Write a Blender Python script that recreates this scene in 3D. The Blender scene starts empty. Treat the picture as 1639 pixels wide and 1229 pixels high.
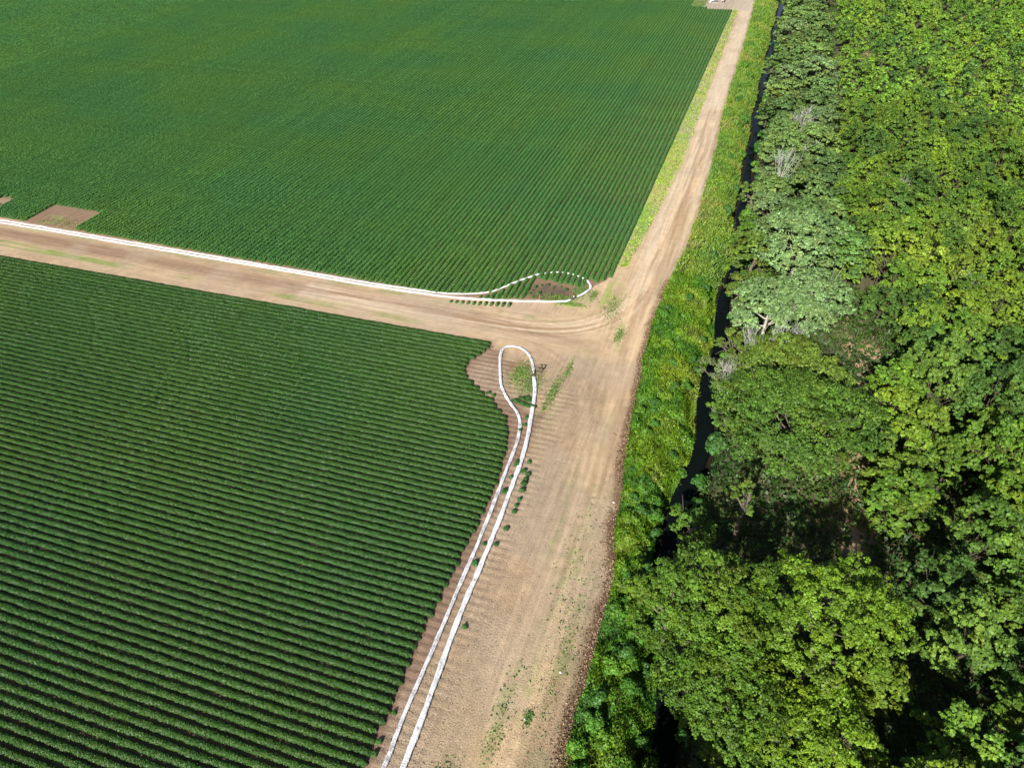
import bpy, math, random
import numpy as np
from mathutils import Matrix, Vector

# ------------------------------------------------------------------ camera
SC = bpy.context.scene
COL = SC.collection
CAM_H = 65.6
f_px = 1150.0
va = np.array([1335-819.5, -345-614.5, f_px]); va /= np.linalg.norm(va)
vb = np.array([-3600-819.5, -225-614.5, f_px]); vb /= np.linalg.norm(vb)
vu = np.cross(vb, va); vu /= np.linalg.norm(vu)
if vu[1] > 0: vu = -vu
vx = np.cross(va, vu); vx /= np.linalg.norm(vx)
cam = bpy.data.cameras.new('camera')
camo = bpy.data.objects.new('camera', cam); COL.objects.link(camo)
R3 = Matrix(((vx[0], -vx[1], -vx[2]), (va[0], -va[1], -va[2]), (vu[0], -vu[1], -vu[2])))
M = R3.to_4x4(); M.translation = Vector((0, 0, CAM_H))
camo.matrix_world = M
cam.sensor_width = 36; cam.lens = f_px/1639*36; cam.clip_start = 1; cam.clip_end = 9000
SC.camera = camo

# ------------------------------------------------------------------ light
SUN_EL, SUN_AZ = math.radians(33), math.radians(8)      # azimuth in which the shadows fall, from +Y towards +X
d = Vector((math.sin(SUN_AZ)*math.cos(SUN_EL), math.cos(SUN_AZ)*math.cos(SUN_EL), -math.sin(SUN_EL)))
sl = bpy.data.lights.new('sun', 'SUN'); sl.energy = 5.0; sl.angle = math.radians(0.53); sl.color = (1.0, .955, .88)
so = bpy.data.objects.new('sun', sl); COL.objects.link(so)
so.rotation_euler = d.to_track_quat('-Z', 'Y').to_euler()
w = bpy.data.worlds.new('World'); SC.world = w; w.use_nodes = True
nt = w.node_tree; nt.nodes.clear()
sky = nt.nodes.new('ShaderNodeTexSky'); sky.sky_type = 'NISHITA'; sky.sun_disc = False
sky.sun_elevation = SUN_EL; sky.sun_rotation = math.atan2(-d.x, -d.y)
bg = nt.nodes.new('ShaderNodeBackground'); bg.inputs[1].default_value = 0.05
wo = nt.nodes.new('ShaderNodeOutputWorld')
nt.links.new(sky.outputs[0], bg.inputs[0]); nt.links.new(bg.outputs[0], wo.inputs[0])
SC.view_settings.view_transform = 'Standard'; SC.view_settings.look = 'None'
SC.view_settings.exposure = 1.0; SC.view_settings.gamma = 1.0; SC.view_settings.use_curve_mapping = False
SC.cycles.max_bounces = 5; SC.cycles.diffuse_bounces = 1; SC.cycles.glossy_bounces = 2
SC.cycles.transmission_bounces = 3; SC.cycles.transparent_max_bounces = 4


# ------------------------------------------------------------------ helpers
rng = np.random.default_rng(7)
TAU = 2*math.pi

def tag(o, label=None, cat=None, group=None, kind=None):
    if label: o['label'] = label
    if cat: o['category'] = cat
    if group: o['group'] = group
    if kind: o['kind'] = kind
    return o

def link(name, me, parent=None, mat=None, loc=(0, 0, 0), rot=(0, 0, 0), sc=(1, 1, 1)):
    o = bpy.data.objects.new(name, me); COL.objects.link(o)
    if mat is not None and len(me.materials) == 0: me.materials.append(mat)
    o.location = loc; o.rotation_euler = rot; o.scale = sc
    if parent: o.parent = parent
    return o

def empty(name, loc=(0, 0, 0), rz=0, sc=1):
    o = bpy.data.objects.new(name, None); COL.objects.link(o)
    o.location = loc; o.rotation_euler = (0, 0, rz); o.scale = (sc, sc, sc)
    return o

def mesh_np(name, V, F, col=None, mat=None, smooth=False, attrs=None):
    """V (n,3); F (m,k) all faces with the same number of corners"""
    V = np.asarray(V, np.float32); F = np.asarray(F, np.int32)
    me = bpy.data.meshes.new(name)
    me.vertices.add(len(V)); me.vertices.foreach_set('co', V.ravel())
    m, k = F.shape
    me.loops.add(m*k); me.loops.foreach_set('vertex_index', F.ravel())
    me.polygons.add(m); me.polygons.foreach_set('loop_start', np.arange(0, m*k, k, dtype=np.int32))
    if smooth: me.polygons.foreach_set('use_smooth', np.ones(m, bool))
    me.update(calc_edges=True)
    if col is not None:
        a = me.attributes.new('col', 'FLOAT_COLOR', 'POINT')
        c = np.ones((len(V), 4), np.float32); c[:, :3] = col
        a.data.foreach_set('color', c.ravel())
    for an, av in (attrs or {}).items():
        a = me.attributes.new(an, 'FLOAT', 'POINT'); a.data.foreach_set('value', np.asarray(av, np.float32).ravel())
    if mat is not None: me.materials.append(mat)
    return me

class Acc:
    """collects quad geometry"""
    def __init__(s): s.V = []; s.F = []; s.C = []; s.n = 0
    def add(s, V, F, C):
        V = np.asarray(V, np.float32); C = np.asarray(C, np.float32)
        if C.ndim == 1: C = np.tile(C, (len(V), 1))
        s.V.append(V); s.F.append(np.asarray(F, np.int64)+s.n); s.C.append(C); s.n += len(V)
    def mesh(s, name, mat, smooth=False):
        return mesh_np(name, np.concatenate(s.V), np.concatenate(s.F), np.concatenate(s.C), mat, smooth)

def unit(v):
    return v/np.maximum(np.linalg.norm(v, axis=-1, keepdims=True), 1e-6)

def leaves(acc, P, N, S, C, asp=1.35, r=rng):
    """one rhombic leaf quad at each P facing N"""
    n = len(P)
    if n == 0: return
    N = unit(N); t = unit(np.cross(N, r.normal(size=(n, 3)))); b = np.cross(N, t)
    S = np.broadcast_to(np.asarray(S, float), (n,))[:, None]
    a = t*S*asp*.5; c = b*S*.5
    fold = N*S*.10
    V = np.stack([P-a, P-c*1.0+fold-a*.1, P+a, P+c+fold-a*.1], 1).reshape(-1, 3)
    F = np.arange(4*n).reshape(n, 4)
    acc.add(V, F, np.repeat(C, 4, 0) if np.ndim(C) == 2 else C)

def tube(acc, pts, rad, col, sides=6):
    pts = np.asarray(pts, float); n = len(pts)
    rad = np.broadcast_to(np.asarray(rad, float), (n,))
    T = np.gradient(pts, axis=0); T = unit(T)
    ref = np.where(np.abs(T[:, 2:3]) > .9, np.array([[1., 0, 0]]), np.array([[0, 0, 1.]]))
    U = unit(np.cross(T, ref)); W = np.cross(T, U)
    an = np.arange(sides)/sides*TAU
    V = pts[:, None]+rad[:, None, None]*(U[:, None]*np.cos(an)[None, :, None]+W[:, None]*np.sin(an)[None, :, None])
    V = V.reshape(-1, 3)
    i = np.arange(n-1)[:, None]*sides; j = np.arange(sides)[None]; k = (j+1) % sides
    F = np.stack([i+j, i+k, i+sides+k, i+sides+j], -1).reshape(-1, 4)
    acc.add(V, F, col)

_P = {}
def noise(x, y, seed=0):
    """smooth value noise, lattice step 1, range 0..1"""
    if seed not in _P: _P[seed] = np.random.default_rng(1000+seed).random((256, 256))
    T = _P[seed]
    x = np.asarray(x, float); y = np.asarray(y, float)
    xi = np.floor(x).astype(int); yi = np.floor(y).astype(int); fx = x-xi; fy = y-yi
    fx = fx*fx*(3-2*fx); fy = fy*fy*(3-2*fy)
    g = lambda a, b: T[a & 255, b & 255]
    return (g(xi, yi)*(1-fx)+g(xi+1, yi)*fx)*(1-fy)+(g(xi, yi+1)*(1-fx)+g(xi+1, yi+1)*fx)*fy
def fbm(x, y, seed=0, o=3):
    s = 0; a = 1; t = 0
    for k in range(o): s = s+a*noise(x*2**k, y*2**k, seed+k); t += a; a *= .5
    return s/t
def sstep(a, b, x):
    t = np.clip((x-a)/(b-a), 0, 1); return t*t*(3-2*t)

# ------------------------------------------------------------------ materials
def new_mat(name):
    m = bpy.data.materials.new(name); m.use_nodes = True
    t = m.node_tree; t.nodes.clear()
    out = t.nodes.new('ShaderNodeOutputMaterial')
    return m, t, out
def N(t, typ, **kw):
    n = t.nodes.new(typ)
    for k, v in kw.items(): setattr(n, k, v)
    return n

def foliage_mat(name, rough=.5, trans=.25, spec=.35, objvar=.25, patch=(0.06, .25), tintA=(1, 1, 1), tintB=(1, 1, 1)):
    """leaf colour comes from the attribute, varied per object and in broad patches in the world"""
    m, t, out = new_mat(name)
    at = N(t, 'ShaderNodeAttribute', attribute_name='col')
    oi = N(t, 'ShaderNodeObjectInfo')
    mr = N(t, 'ShaderNodeMapRange'); mr.inputs[3].default_value = 1-objvar; mr.inputs[4].default_value = 1+objvar
    t.links.new(oi.outputs['Random'], mr.inputs[0])
    geo = N(t, 'ShaderNodeNewGeometry')
    no = N(t, 'ShaderNodeTexNoise'); no.inputs['Scale'].default_value = patch[0]; no.inputs['Detail'].default_value = 4
    t.links.new(geo.outputs['Position'], no.inputs['Vector'])
    mx = N(t, 'ShaderNodeMix', data_type='RGBA'); mx.inputs[6].default_value = (*tintA, 1); mx.inputs[7].default_value = (*tintB, 1)
    mr2 = N(t, 'ShaderNodeMapRange'); mr2.inputs[1].default_value = .35; mr2.inputs[2].default_value = .65
    t.links.new(no.outputs[0], mr2.inputs[0]); t.links.new(mr2.outputs[0], mx.inputs[0])
    m1 = N(t, 'ShaderNodeVectorMath', operation='MULTIPLY'); t.links.new(at.outputs['Color'], m1.inputs[0]); t.links.new(mx.outputs[2], m1.inputs[1])
    m2 = N(t, 'ShaderNodeVectorMath', operation='SCALE'); t.links.new(m1.outputs[0], m2.inputs[0]); t.links.new(mr.outputs[0], m2.inputs['Scale'])
    p = N(t, 'ShaderNodeBsdfPrincipled'); p.inputs['Roughness'].default_value = rough
    p.inputs['Specular IOR Level'].default_value = spec
    t.links.new(m2.outputs[0], p.inputs['Base Color'])
    if trans > 0:
        tr = N(t, 'ShaderNodeBsdfTranslucent')
        m3 = N(t, 'ShaderNodeVectorMath', operation='MULTIPLY'); m3.inputs[1].default_value = (1.3, 1.25, .6)
        t.links.new(m2.outputs[0], m3.inputs[0]); t.links.new(m3.outputs[0], tr.inputs[0])
        ms = N(t, 'ShaderNodeMixShader'); ms.inputs[0].default_value = trans
        t.links.new(p.outputs[0], ms.inputs[1]); t.links.new(tr.outputs[0], ms.inputs[2]); t.links.new(ms.outputs[0], out.inputs[0])
    else: t.links.new(p.outputs[0], out.inputs[0])
    return m

def plain_mat(name, col, rough=.7, spec=.3, nscale=None, col2=None, metallic=0, lo=.4, hi=.6, detail=4, bump=0):
    m, t, out = new_mat(name)
    p = N(t, 'ShaderNodeBsdfPrincipled'); p.inputs['Roughness'].default_value = rough; p.inputs['Specular IOR Level'].default_value = spec
    p.inputs['Base Color'].default_value = (*col, 1); p.inputs['Metallic'].default_value = metallic
    if nscale:
        geo = N(t, 'ShaderNodeNewGeometry')
        no = N(t, 'ShaderNodeTexNoise'); no.inputs['Scale'].default_value = nscale; no.inputs['Detail'].default_value = detail
        t.links.new(geo.outputs['Position'], no.inputs['Vector'])
        mr = N(t, 'ShaderNodeMapRange'); mr.inputs[1].default_value = lo; mr.inputs[2].default_value = hi
        t.links.new(no.outputs[0], mr.inputs[0])
        mx = N(t, 'ShaderNodeMix', data_type='RGBA'); mx.inputs[6].default_value = (*col, 1); mx.inputs[7].default_value = (*col2, 1)
        t.links.new(mr.outputs[0], mx.inputs[0]); t.links.new(mx.outputs[2], p.inputs['Base Color'])
        if bump:
            bn = N(t, 'ShaderNodeBump'); bn.inputs['Strength'].default_value = bump; bn.inputs['Distance'].default_value = .05
            t.links.new(no.outputs[0], bn.inputs['Height']); t.links.new(bn.outputs[0], p.inputs['Normal'])
    t.links.new(p.outputs[0], out.inputs[0])
    return m

M_crop = foliage_mat('crop_leaf', rough=.5, trans=.2, spec=.3, objvar=.07, patch=(.035,), tintA=(.86, .97, 1.05), tintB=(1.2, 1.05, .85))
M_tree = foliage_mat('tree_leaf', rough=.55, trans=.16, spec=.25, objvar=.16, patch=(.12,), tintA=(.9, .95, .95), tintB=(1.12, 1.06, .95))
M_silver = foliage_mat('silvery_leaf', rough=.5, trans=.18, spec=.45, objvar=.05, patch=(.15,))
M_weed = foliage_mat('weed_leaf', rough=.5, trans=.2, spec=.3, objvar=.12, patch=(.16,), tintA=(.84, .95, .95), tintB=(1.12, 1.05, .95))
M_bark = foliage_mat('bark', rough=.9, trans=0, spec=.1, objvar=.1, patch=(.5,))

def ground_mat():
    m, t, out = new_mat('bare_earth')
    at = N(t, 'ShaderNodeAttribute', attribute_name='col')
    ew = N(t, 'ShaderNodeAttribute', attribute_name='eastwest')
    ro = N(t, 'ShaderNodeAttribute', attribute_name='rough')
    geo = N(t, 'ShaderNodeNewGeometry')
    def nz(scale, detail=5, mscale=None, rough=.6):
        n = N(t, 'ShaderNodeTexNoise'); n.inputs['Scale'].default_value = scale; n.inputs['Detail'].default_value = detail; n.inputs['Roughness'].default_value = rough
        if mscale:
            mp = N(t, 'ShaderNodeMapping'); mp.inputs['Scale'].default_value = mscale
            t.links.new(geo.outputs['Position'], mp.inputs[0]); t.links.new(mp.outputs[0], n.inputs['Vector'])
        else: t.links.new(geo.outputs['Position'], n.inputs['Vector'])
        return n.outputs[0]
    def rngmap(s, a, b, lo, hi):
        r = N(t, 'ShaderNodeMapRange'); r.inputs[1].default_value = a; r.inputs[2].default_value = b
        r.inputs[3].default_value = lo; r.inputs[4].default_value = hi; t.links.new(s, r.inputs[0]); return r.outputs[0]
    def mul(a, b):
        k = N(t, 'ShaderNodeMath', operation='MULTIPLY'); t.links.new(a, k.inputs[0]); t.links.new(b, k.inputs[1]); return k.outputs[0]
    fine = rngmap(nz(9.0, 6, rough=.75), .3, .7, .84, 1.16)
    med = rngmap(nz(.9, 5), .3, .7, .9, 1.1)
    sn = nz(2.2, 4, (1.0, .045, 1)); se = nz(2.2, 4, (.045, 1.0, 1))
    mx = N(t, 'ShaderNodeMix', data_type='FLOAT'); t.links.new(ew.outputs['Fac'], mx.inputs[0]); t.links.new(sn, mx.inputs[2]); t.links.new(se, mx.inputs[3])
    streak = rngmap(mx.outputs[0], .3, .7, .84, 1.14)
    k = mul(mul(fine, med), streak)
    v = N(t, 'ShaderNodeVectorMath', operation='SCALE'); t.links.new(at.outputs['Color'], v.inputs[0]); t.links.new(k, v.inputs['Scale'])
    p = N(t, 'ShaderNodeBsdfPrincipled'); p.inputs['Roughness'].default_value = .95; p.inputs['Specular IOR Level'].default_value = .08
    t.links.new(v.outputs[0], p.inputs['Base Color'])
    h1 = nz(5.5, 6, rough=.7)
    hm = mul(h1, ro.outputs['Fac'])
    bn = N(t, 'ShaderNodeBump'); bn.inputs['Strength'].default_value = .9; bn.inputs['Distance'].default_value = .16
    t.links.new(hm, bn.inputs['Height']); t.links.new(bn.outputs[0], p.inputs['Normal'])
    t.links.new(p.outputs[0], out.inputs[0])
    return m
M_ground = ground_mat()

# ------------------------------------------------------------------ plan of the place (metres)
RE = np.array([(331.5, -13.3), (300, -12.3), (261.7, -11.6), (207.3, -11.2), (175, -10.0), (143.3, -9.2), (126.4, -9.3), (106.3, -10.5), (95.5, -11.1), (88.7, -10.7),
               (79.6, -9.9), (71.5, -9.5), (64.5, -8.7), (58.2, -7.8), (49.1, -6.5), (42, -5.9), (36.2, -6.0), (31, -6.2), (26.5, -6.1), (10, -6.1)])[::-1]
def road_right(y): return np.interp(y, RE[:, 0], RE[:, 1])+.35*(fbm(np.asarray(y)*.35, 0*np.asarray(y), 31)-.5)*2
DE = np.array([(10, 2.6), (29, 2.6), (33.4, 2.0), (38.7, 1.0), (46.8, .9), (53, -.6), (62, -.9), (71.8, .4), (83.8, -.1), (94.9, -.2), (112, -.6), (123.9, .6), (151.5, -1.3), (177, -1.7), (204, -2.2), (239, -2.4), (302, -2.6), (400, -3)])
def ditch_c(y): return np.interp(y, DE[:, 0], DE[:, 1])+.3*np.sin(np.asarray(y)*.21)
LE = np.array([(5, -22.4), (21.2, -22.0), (23.2, -22.3), (25.7, -22.2), (29.4, -22.5), (32.7, -22.7), (44.7, -22.6), (49.4, -22.5), (53.4, -22.4), (57.6, -22.7), (60.9, -23.2), (64.3, -24.1),
               (67.8, -25.1), (70.2, -28.2), (72.9, -32.0), (74.8, -34.3), (77.8, -34.9), (80.2, -33.8), (82.4, -32.9), (84.5, -34.5)])
UE = np.array([(-46, 93.5), (-40, 94.5), (-33, 96.0), (-25.5, 98.6), (-24, 100), (-22, 104.2), (-20.4, 107)])
def up_edge(x): return np.interp(x, UE[:, 0], UE[:, 1])
def low_edge(y): return np.interp(y, LE[:, 0], LE[:, 1])
B_ANG = math.atan2(-.0204, -.9998)                      # direction in which the lower rows run
ROW = .965
LOOP_W = [(-24.6, 99.3), (-23.2, 101.1), (-22.0, 103.2), (-23.2, 104.9), (-24.7, 106.2), (-26.6, 106.7), (-29.2, 106.8), (-32.0, 105.5), (-33.5, 103.7), (-35.2, 101.6), (-36.9, 98.6), (-38.8, 96.1), (-42.8, 94.6), (-47.1, 94.1)]

# ------------------------------------------------------------------ ground
def ground_height(x, y):
    c = ditch_c(y); r = road_right(y)
    dd = np.abs(x-c)
    wl = np.where(x < c, np.clip(c-r-1.0, 2.5, 4.2), 3.4)
    z = -2.7*(1-sstep(.9, 1.0, np.clip((dd-.9)/(wl-.9), 0, 1)*.9+.1)*0-sstep(0, 1, np.clip((dd-.9)/(wl-.9), 0, 1)))
    z = np.where(y < -60, 0, z)
    z += -.22*sstep(r-.1, r+.5, x)*(x < c+3)*(1-sstep(c-2, c, x))
    return z
xs = np.concatenate([-np.geomspace(3500, 150, 14), np.arange(-146, -37, 1.6), np.arange(-36.2, -4, .27), np.arange(-4, 22, .5), np.arange(22, 100, 2.2), np.geomspace(104, 3500, 14)])
ys = np.concatenate([-np.geomspace(3500, 20, 14), np.arange(-15, 14, 2), np.arange(15, 110, .27), np.arange(110, 130, .8), np.arange(131, 362, 1.5), np.geomspace(366, 5000, 16)])
GX, GY = np.meshgrid(xs, ys)
gz = ground_height(GX, GY)
nx_, ny_ = len(xs), len(ys)
c0 = np.array([.42, .305, .195])          # dusty dry track
def blend(C, col, m): return C*(1-m[..., None])+np.array(col)*m[..., None]
n1 = fbm(GX*.12, GY*.12, 1, 4); n2 = fbm(GX*.5, GY*.5, 5, 3); n3 = fbm(GX*1.3, GY*1.3, 9, 3)
ns = fbm(GX*.55, GY*.035, 12, 3); ne = fbm(GX*.035, GY*.7, 16, 3)
C = np.tile(c0, GX.shape+(1,))
C = C*(.9+.34*(n2-.5)+.30*(n1-.3)+.22*(n3-.5))[..., None]
south = (1-sstep(78, 90, GY))
# paler wheel ways and greyer crumbly ground between them on the south arm
C = blend(C, (.33, .26, .175), south*sstep(.45, .62, n1)*.6)
way = np.exp(-((GX+12.0-.02*(GY-60)+.5*np.sin(GY*.05))/1.5)**2)+np.exp(-((GX+9.2-.02*(GY-60)+.5*np.sin(GY*.05))/.7)**2)*.7
C = blend(C, (.42, .305, .19), np.clip(way, 0, 1)*south*(.55+.4*(ns-.4)))
C = blend(C, (.235, .215, .125), south*sstep(-10.6, -8.4, GX)*.8*sstep(.3, .6, n2)*(GY < 62))
C = blend(C, (.33, .24, .165), south*(1-sstep(-19, -15, GX))*sstep(-26, -20, GX)*.6)
# cross track (runs left) : brown worked lanes
ewm = (1-sstep(-31, -19, GX))*sstep(83, 84.2, GY)*(1-sstep(92.3, 93.6, GY))
lane = np.exp(-((GY-88.9-.6*(ne-.5))/1.9)**2)
C = blend(C, (.225, .148, .095), np.clip(lane*1.15, 0, 1)*(1-sstep(-40, -17, GX))*.85)
C = blend(C, (.20, .135, .088), np.clip(lane, 0, 1)*(1-sstep(-60, -25, GX))*sstep(.42, .6, ne)*.7)
C = blend(C, (.21, .14, .09), np.exp(-((GY-88.5+.9*np.sin(GX*.2))/1.0)**2)*sstep(-34, -28, GX)*(1-sstep(-22, -17, GX))*.6)
C = blend(C, (.16, .22, .055), ewm*sstep(84.2, 85.0, GY)*(1-sstep(86.0, 87, GY))*sstep(.44, .62, fbm(GX*.10, GY*.55, 21, 3))*(1-sstep(-50, -34, GX))*.8)
C = blend(C, (.17, .20, .09), ewm*np.exp(-((GY-92)/.8)**2)*sstep(.4, .6, n2)*.7)
# field soil under the crops
soil = np.clip((1-sstep(-20.9, -20.2, GX))*sstep(-.1, .7, GY-up_edge(GX))+(1-sstep(0, .6, GX-low_edge(GY)))*(1-sstep(0, .35, GY-83.45-.0204*(GX+33))), 0, 1).astype(float)
C = blend(C, (.19, .125, .08), soil)
# bare worked triangle by the junction and the strip between crop and pipes
tri = sstep(-35.5, -34, GX)*(1-sstep(-31.2+6.6*(GY < 80), -29.5+6.6*(GY < 80), GX))*sstep(64, 67, GY)*(1-sstep(81, 83, GY))
tri = np.maximum(tri, (1-sstep(-21.4, -20.4, GX))*sstep(-26, -25, GX)*(GY < 70))
C = blend(C, (.215, .14, .098), np.clip(tri, 0, 1)*.9)
C = blend(C, (.30, .19, .105), np.exp(-((GX+27.6-.05*(80-GY)*2)/.7)**2)*sstep(70, 73, GY)*(1-sstep(80, 82, GY))*.9)
# wet hollow inside the upper pipe loop
wet = np.exp(-(((GX+28.6)/4.2)**2+((GY-100.3)/2.6)**2)**2)
C = blend(C, (.11, .08, .055), wet*.95)
C = blend(C, (.22, .36, .03), np.exp(-(((GX+25.0)/2.3)**2+((GY-97.6)/.9)**2))*sstep(.35, .55, n3)*.9)
C = blend(C, (.20, .33, .03), np.exp(-(((GX+22.3)/1.0)**2+((GY-100.3)/1.5)**2))*.7*sstep(.3, .6, n3))
# bright grass strip between the upper field and the north track
gw = np.interp(GY, [95, 115, 135, 165, 200, 240, 300, 330], [.8, 1.6, 2.8, 4.1, 3.2, 2.7, 2.0, 1.4])
gm = (GX > -20.0)*(1-sstep(gw-.9, gw+.9, GX+19.8+1.2*(n2-.5)))*sstep(102, 128, GY+14*(n1-.5))
gcol = np.stack([.17+.10*sstep(.45, .65, n1), .28+.05*n1, .04+.05*n2], -1)
gm = gm*(.45+.5*sstep(.3, .62, fbm(GX*.45, GY*.12, 211, 3)))*np.interp(GY, [100, 130, 190, 230, 330], [.6, 1, .85, .6, .5])
C = C*(1-gm[..., None])+gcol*gm[..., None]
C = blend(C, (.24, .30, .08), (GX > -20.2)*(1-sstep(-18, -15.5, GX))*sstep(96, 99, GY)*(1-sstep(103, 108, GY))*sstep(.4, .6, n2)*.8)
north = sstep(92, 110, GY)*(GX > -20)*(GX < road_right(GY)+.3)
C = blend(C, (.47, .385, .285), north*(1-gm)*.85*sstep(-17.8, -15, GX+1.5*(n2-.5)))
C = blend(C, (.27, .28, .14), north*np.exp(-((GX+11.6-.013*(GY-100))/.55)**2)*sstep(.38, .55, ns)*.6)
# curving wheel ways
def path_sd(pts):
    P0, S0 = smooth_path_np(pts); best = np.full(GX.shape, 1e9); sg = np.zeros(GX.shape); al = np.zeros(GX.shape)
    mk = (GX > -70) & (GX < 0) & (GY > 12) & (GY < 200)
    gx, gy = GX[mk], GY[mk]; b_ = np.full(gx.shape, 1e9); s_ = np.zeros(gx.shape); a_ = np.zeros(gx.shape)
    for k in range(len(P0)-1):
        p, q = P0[k], P0[k+1]; d_ = q-p; L2 = (d_**2).sum(); t_ = np.clip(((gx-p[0])*d_[0]+(gy-p[1])*d_[1])/L2, 0, 1)
        ex, ey = gx-p[0]-t_*d_[0], gy-p[1]-t_*d_[1]; dd_ = np.hypot(ex, ey); u_ = dd_ < b_
        b_[u_] = dd_[u_]; s_[u_] = np.sign(ex*d_[1]-ey*d_[0])[u_]*dd_[u_]; a_[u_] = (S0[k]+t_*math.sqrt(L2))[u_]
    best[mk] = b_; sg[mk] = s_; al[mk] = a_
    return best, sg, al
def smooth_path_np(pts):
    P = np.array(pts, float)
    for _ in range(2):
        Q = np.empty((2*len(P)-2, 2)); Q[0::2] = P[:-1]*.75+P[1:]*.25; Q[1::2] = P[:-1]*.25+P[1:]*.75; P = np.vstack([P[:1], Q, P[-1:]])
    return P, np.r_[0, np.cumsum(np.hypot(*np.diff(P, axis=0).T))]
for pts, wd, c_a, c_b, k_ in [([(-70, 88.3), (-40, 88.4), (-28, 88.9), (-21, 91.5), (-16.5, 97), (-14.2, 106), (-12.8, 125), (-12.6, 200)], 2.6, (.28, .185, .11), (.50, .395, .285), .9),
                              ([(-12.2, 12), (-11.2, 40), (-11.6, 60), (-12.6, 76), (-13.4, 90), (-13.2, 105), (-12.2, 130), (-13, 200)], 3.2, (.34, .23, .135), (.50, .365, .225), .85),
                              ([(-70, 86.6), (-40, 86.6), (-28, 86.0), (-21, 83), (-16.5, 76), (-14.5, 64), (-13.6, 48)], 1.6, (.30, .22, .15), (.46, .35, .24), .5)]:
    bd, sg, al = path_sd(pts)
    st_ = fbm(sg*1.5+20, al*.05, 171, 3); wgt_ = np.exp(-(bd/wd)**2)*k_
    C = blend(C, c_b, wgt_*sstep(.45, .65, st_)); C = blend(C, c_a, wgt_*sstep(.5, .72, 1-st_))
C = C*(1-.10*(south*(GX < road_right(GY))))[..., None]
C = blend(C, (.34, .265, .195), (GX < road_right(GY))*sstep(.5, .68, fbm(GX*.16, GY*.16, 191, 4))*.45*(1-soil))
# green tufts of low weed on the tracks
for gx_, gy_, rx, ry, st in [(-21.0, 74.5, .45, 3.2, .75), (-20.2, 80.5, .35, 2.5, .5), (-15.0, 91.5, .6, 2.4, .6), (-14.6, 89.0, .5, 1.4, .6), (-24.6, 75.6, 1.3, 2.6, .6), (-26.7, 77.5, 1.1, 2.4, .75),
                             (-10.8, 47, 1.2, 9, .28), (-12.5, 29, .7, 5, .45), (-15.3, 22.5, .9, 1.4, .7), (-10.8, 33, .5, 3, .4), (-8.6, 37, .5, 6, .4), (-13.5, 52, .4, 4, .45), (-14.0, 60, .4, 4, .25),
                             (-19.3, 86, 1.4, .6, .3), (-17.8, 84, 1.2, 1.4, .3), (-19.9, 70, .5, 3, .35), (-11.9, 70, .6, 5, .2)]:
    mm = np.exp(-(((GX-gx_)/rx)**2+((GY-gy_)/ry)**2))*sstep(.32, .55, n3)*st
    C = blend(C, (.17, .25, .07), mm)
# ditch banks and woodland floor
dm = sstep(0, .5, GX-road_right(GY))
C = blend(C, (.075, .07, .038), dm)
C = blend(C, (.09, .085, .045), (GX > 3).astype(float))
C = blend(C, (.016, .014, .010), (1-sstep(1.9, 2.9, np.abs(GX-ditch_c(GY))))*(GY > -50))  # wet mud painted near black, carrying the ditch's deep shade in its colour
lane2 = np.exp(-((GX-19.2)/1.7)**2)*(GY > 40)*(GY < 112)*sstep(.48, .6, fbm(GX*.2, GY*.09, 41, 3)+.08)
C = blend(C, (.36, .25, .145), np.clip(lane2, 0, 1))
lane3 = np.exp(-((GY-83.5-.1*(GX-30))/2.2)**2)*(GX > 24)*(GX < 60)*sstep(.35, .55, n1+.05)
C = blend(C, (.30, .20, .11), np.clip(lane3, 0, 1)*.8)
for px_, py_, r_ in [(18.4, 61.8, 2.2), (21.4, 97.5, 1.8), (20.6, 88.5, 1.8), (19.0, 73, 1.2)]:
    C = blend(C, (.36, .25, .15), np.exp(-(((GX-px_)/r_)**2+((GY-py_)/(r_*1.9))**2)**2)*.95)
# brown cut edge of the bank beside the track
ce = np.exp(-((GX-road_right(GY)+.25)/np.where(GY < 75, .75, .42))**2)*(.45+.5*(GY < 83))*sstep(.25, .5, fbm(GX*.3, GY*.3, 51, 2)+.1)
C = blend(C, (.15, .088, .056), np.clip(ce, 0, 1)*.95)
# bare patches in the upper field
C = blend(C, (.20, .135, .09), ((GX > -138.8)*(GX < -126)*(GY > 93.8)*(GY < 103)).astype(float))
C = blend(C, (.20, .22, .07), ((GX > -136)*(GX < -126)*(GY > 93.8)*(GY < 98)*sstep(.48, .6, n2)).astype(float)*.6)
C = blend(C, (.27, .2, .13), np.exp(-(((GX+151.5)/2.2)**2+((GY-100)/1.8)**2)**2))
# turning ground far up the north track
C = blend(C, (.36, .30, .24), (GX > -29.5)*(GX < -14)*sstep(311, 313, GY)*.8)
C = blend(C, (.13, .19, .06), (GX > -38)*(GX < -30.5)*(GY > 312)*(.4+.5*sstep(.4, .6, n2)))
C = blend(C, (.36, .30, .24), (GX > -31)*(GX < -29)*(GY > 311)*.8)
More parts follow.
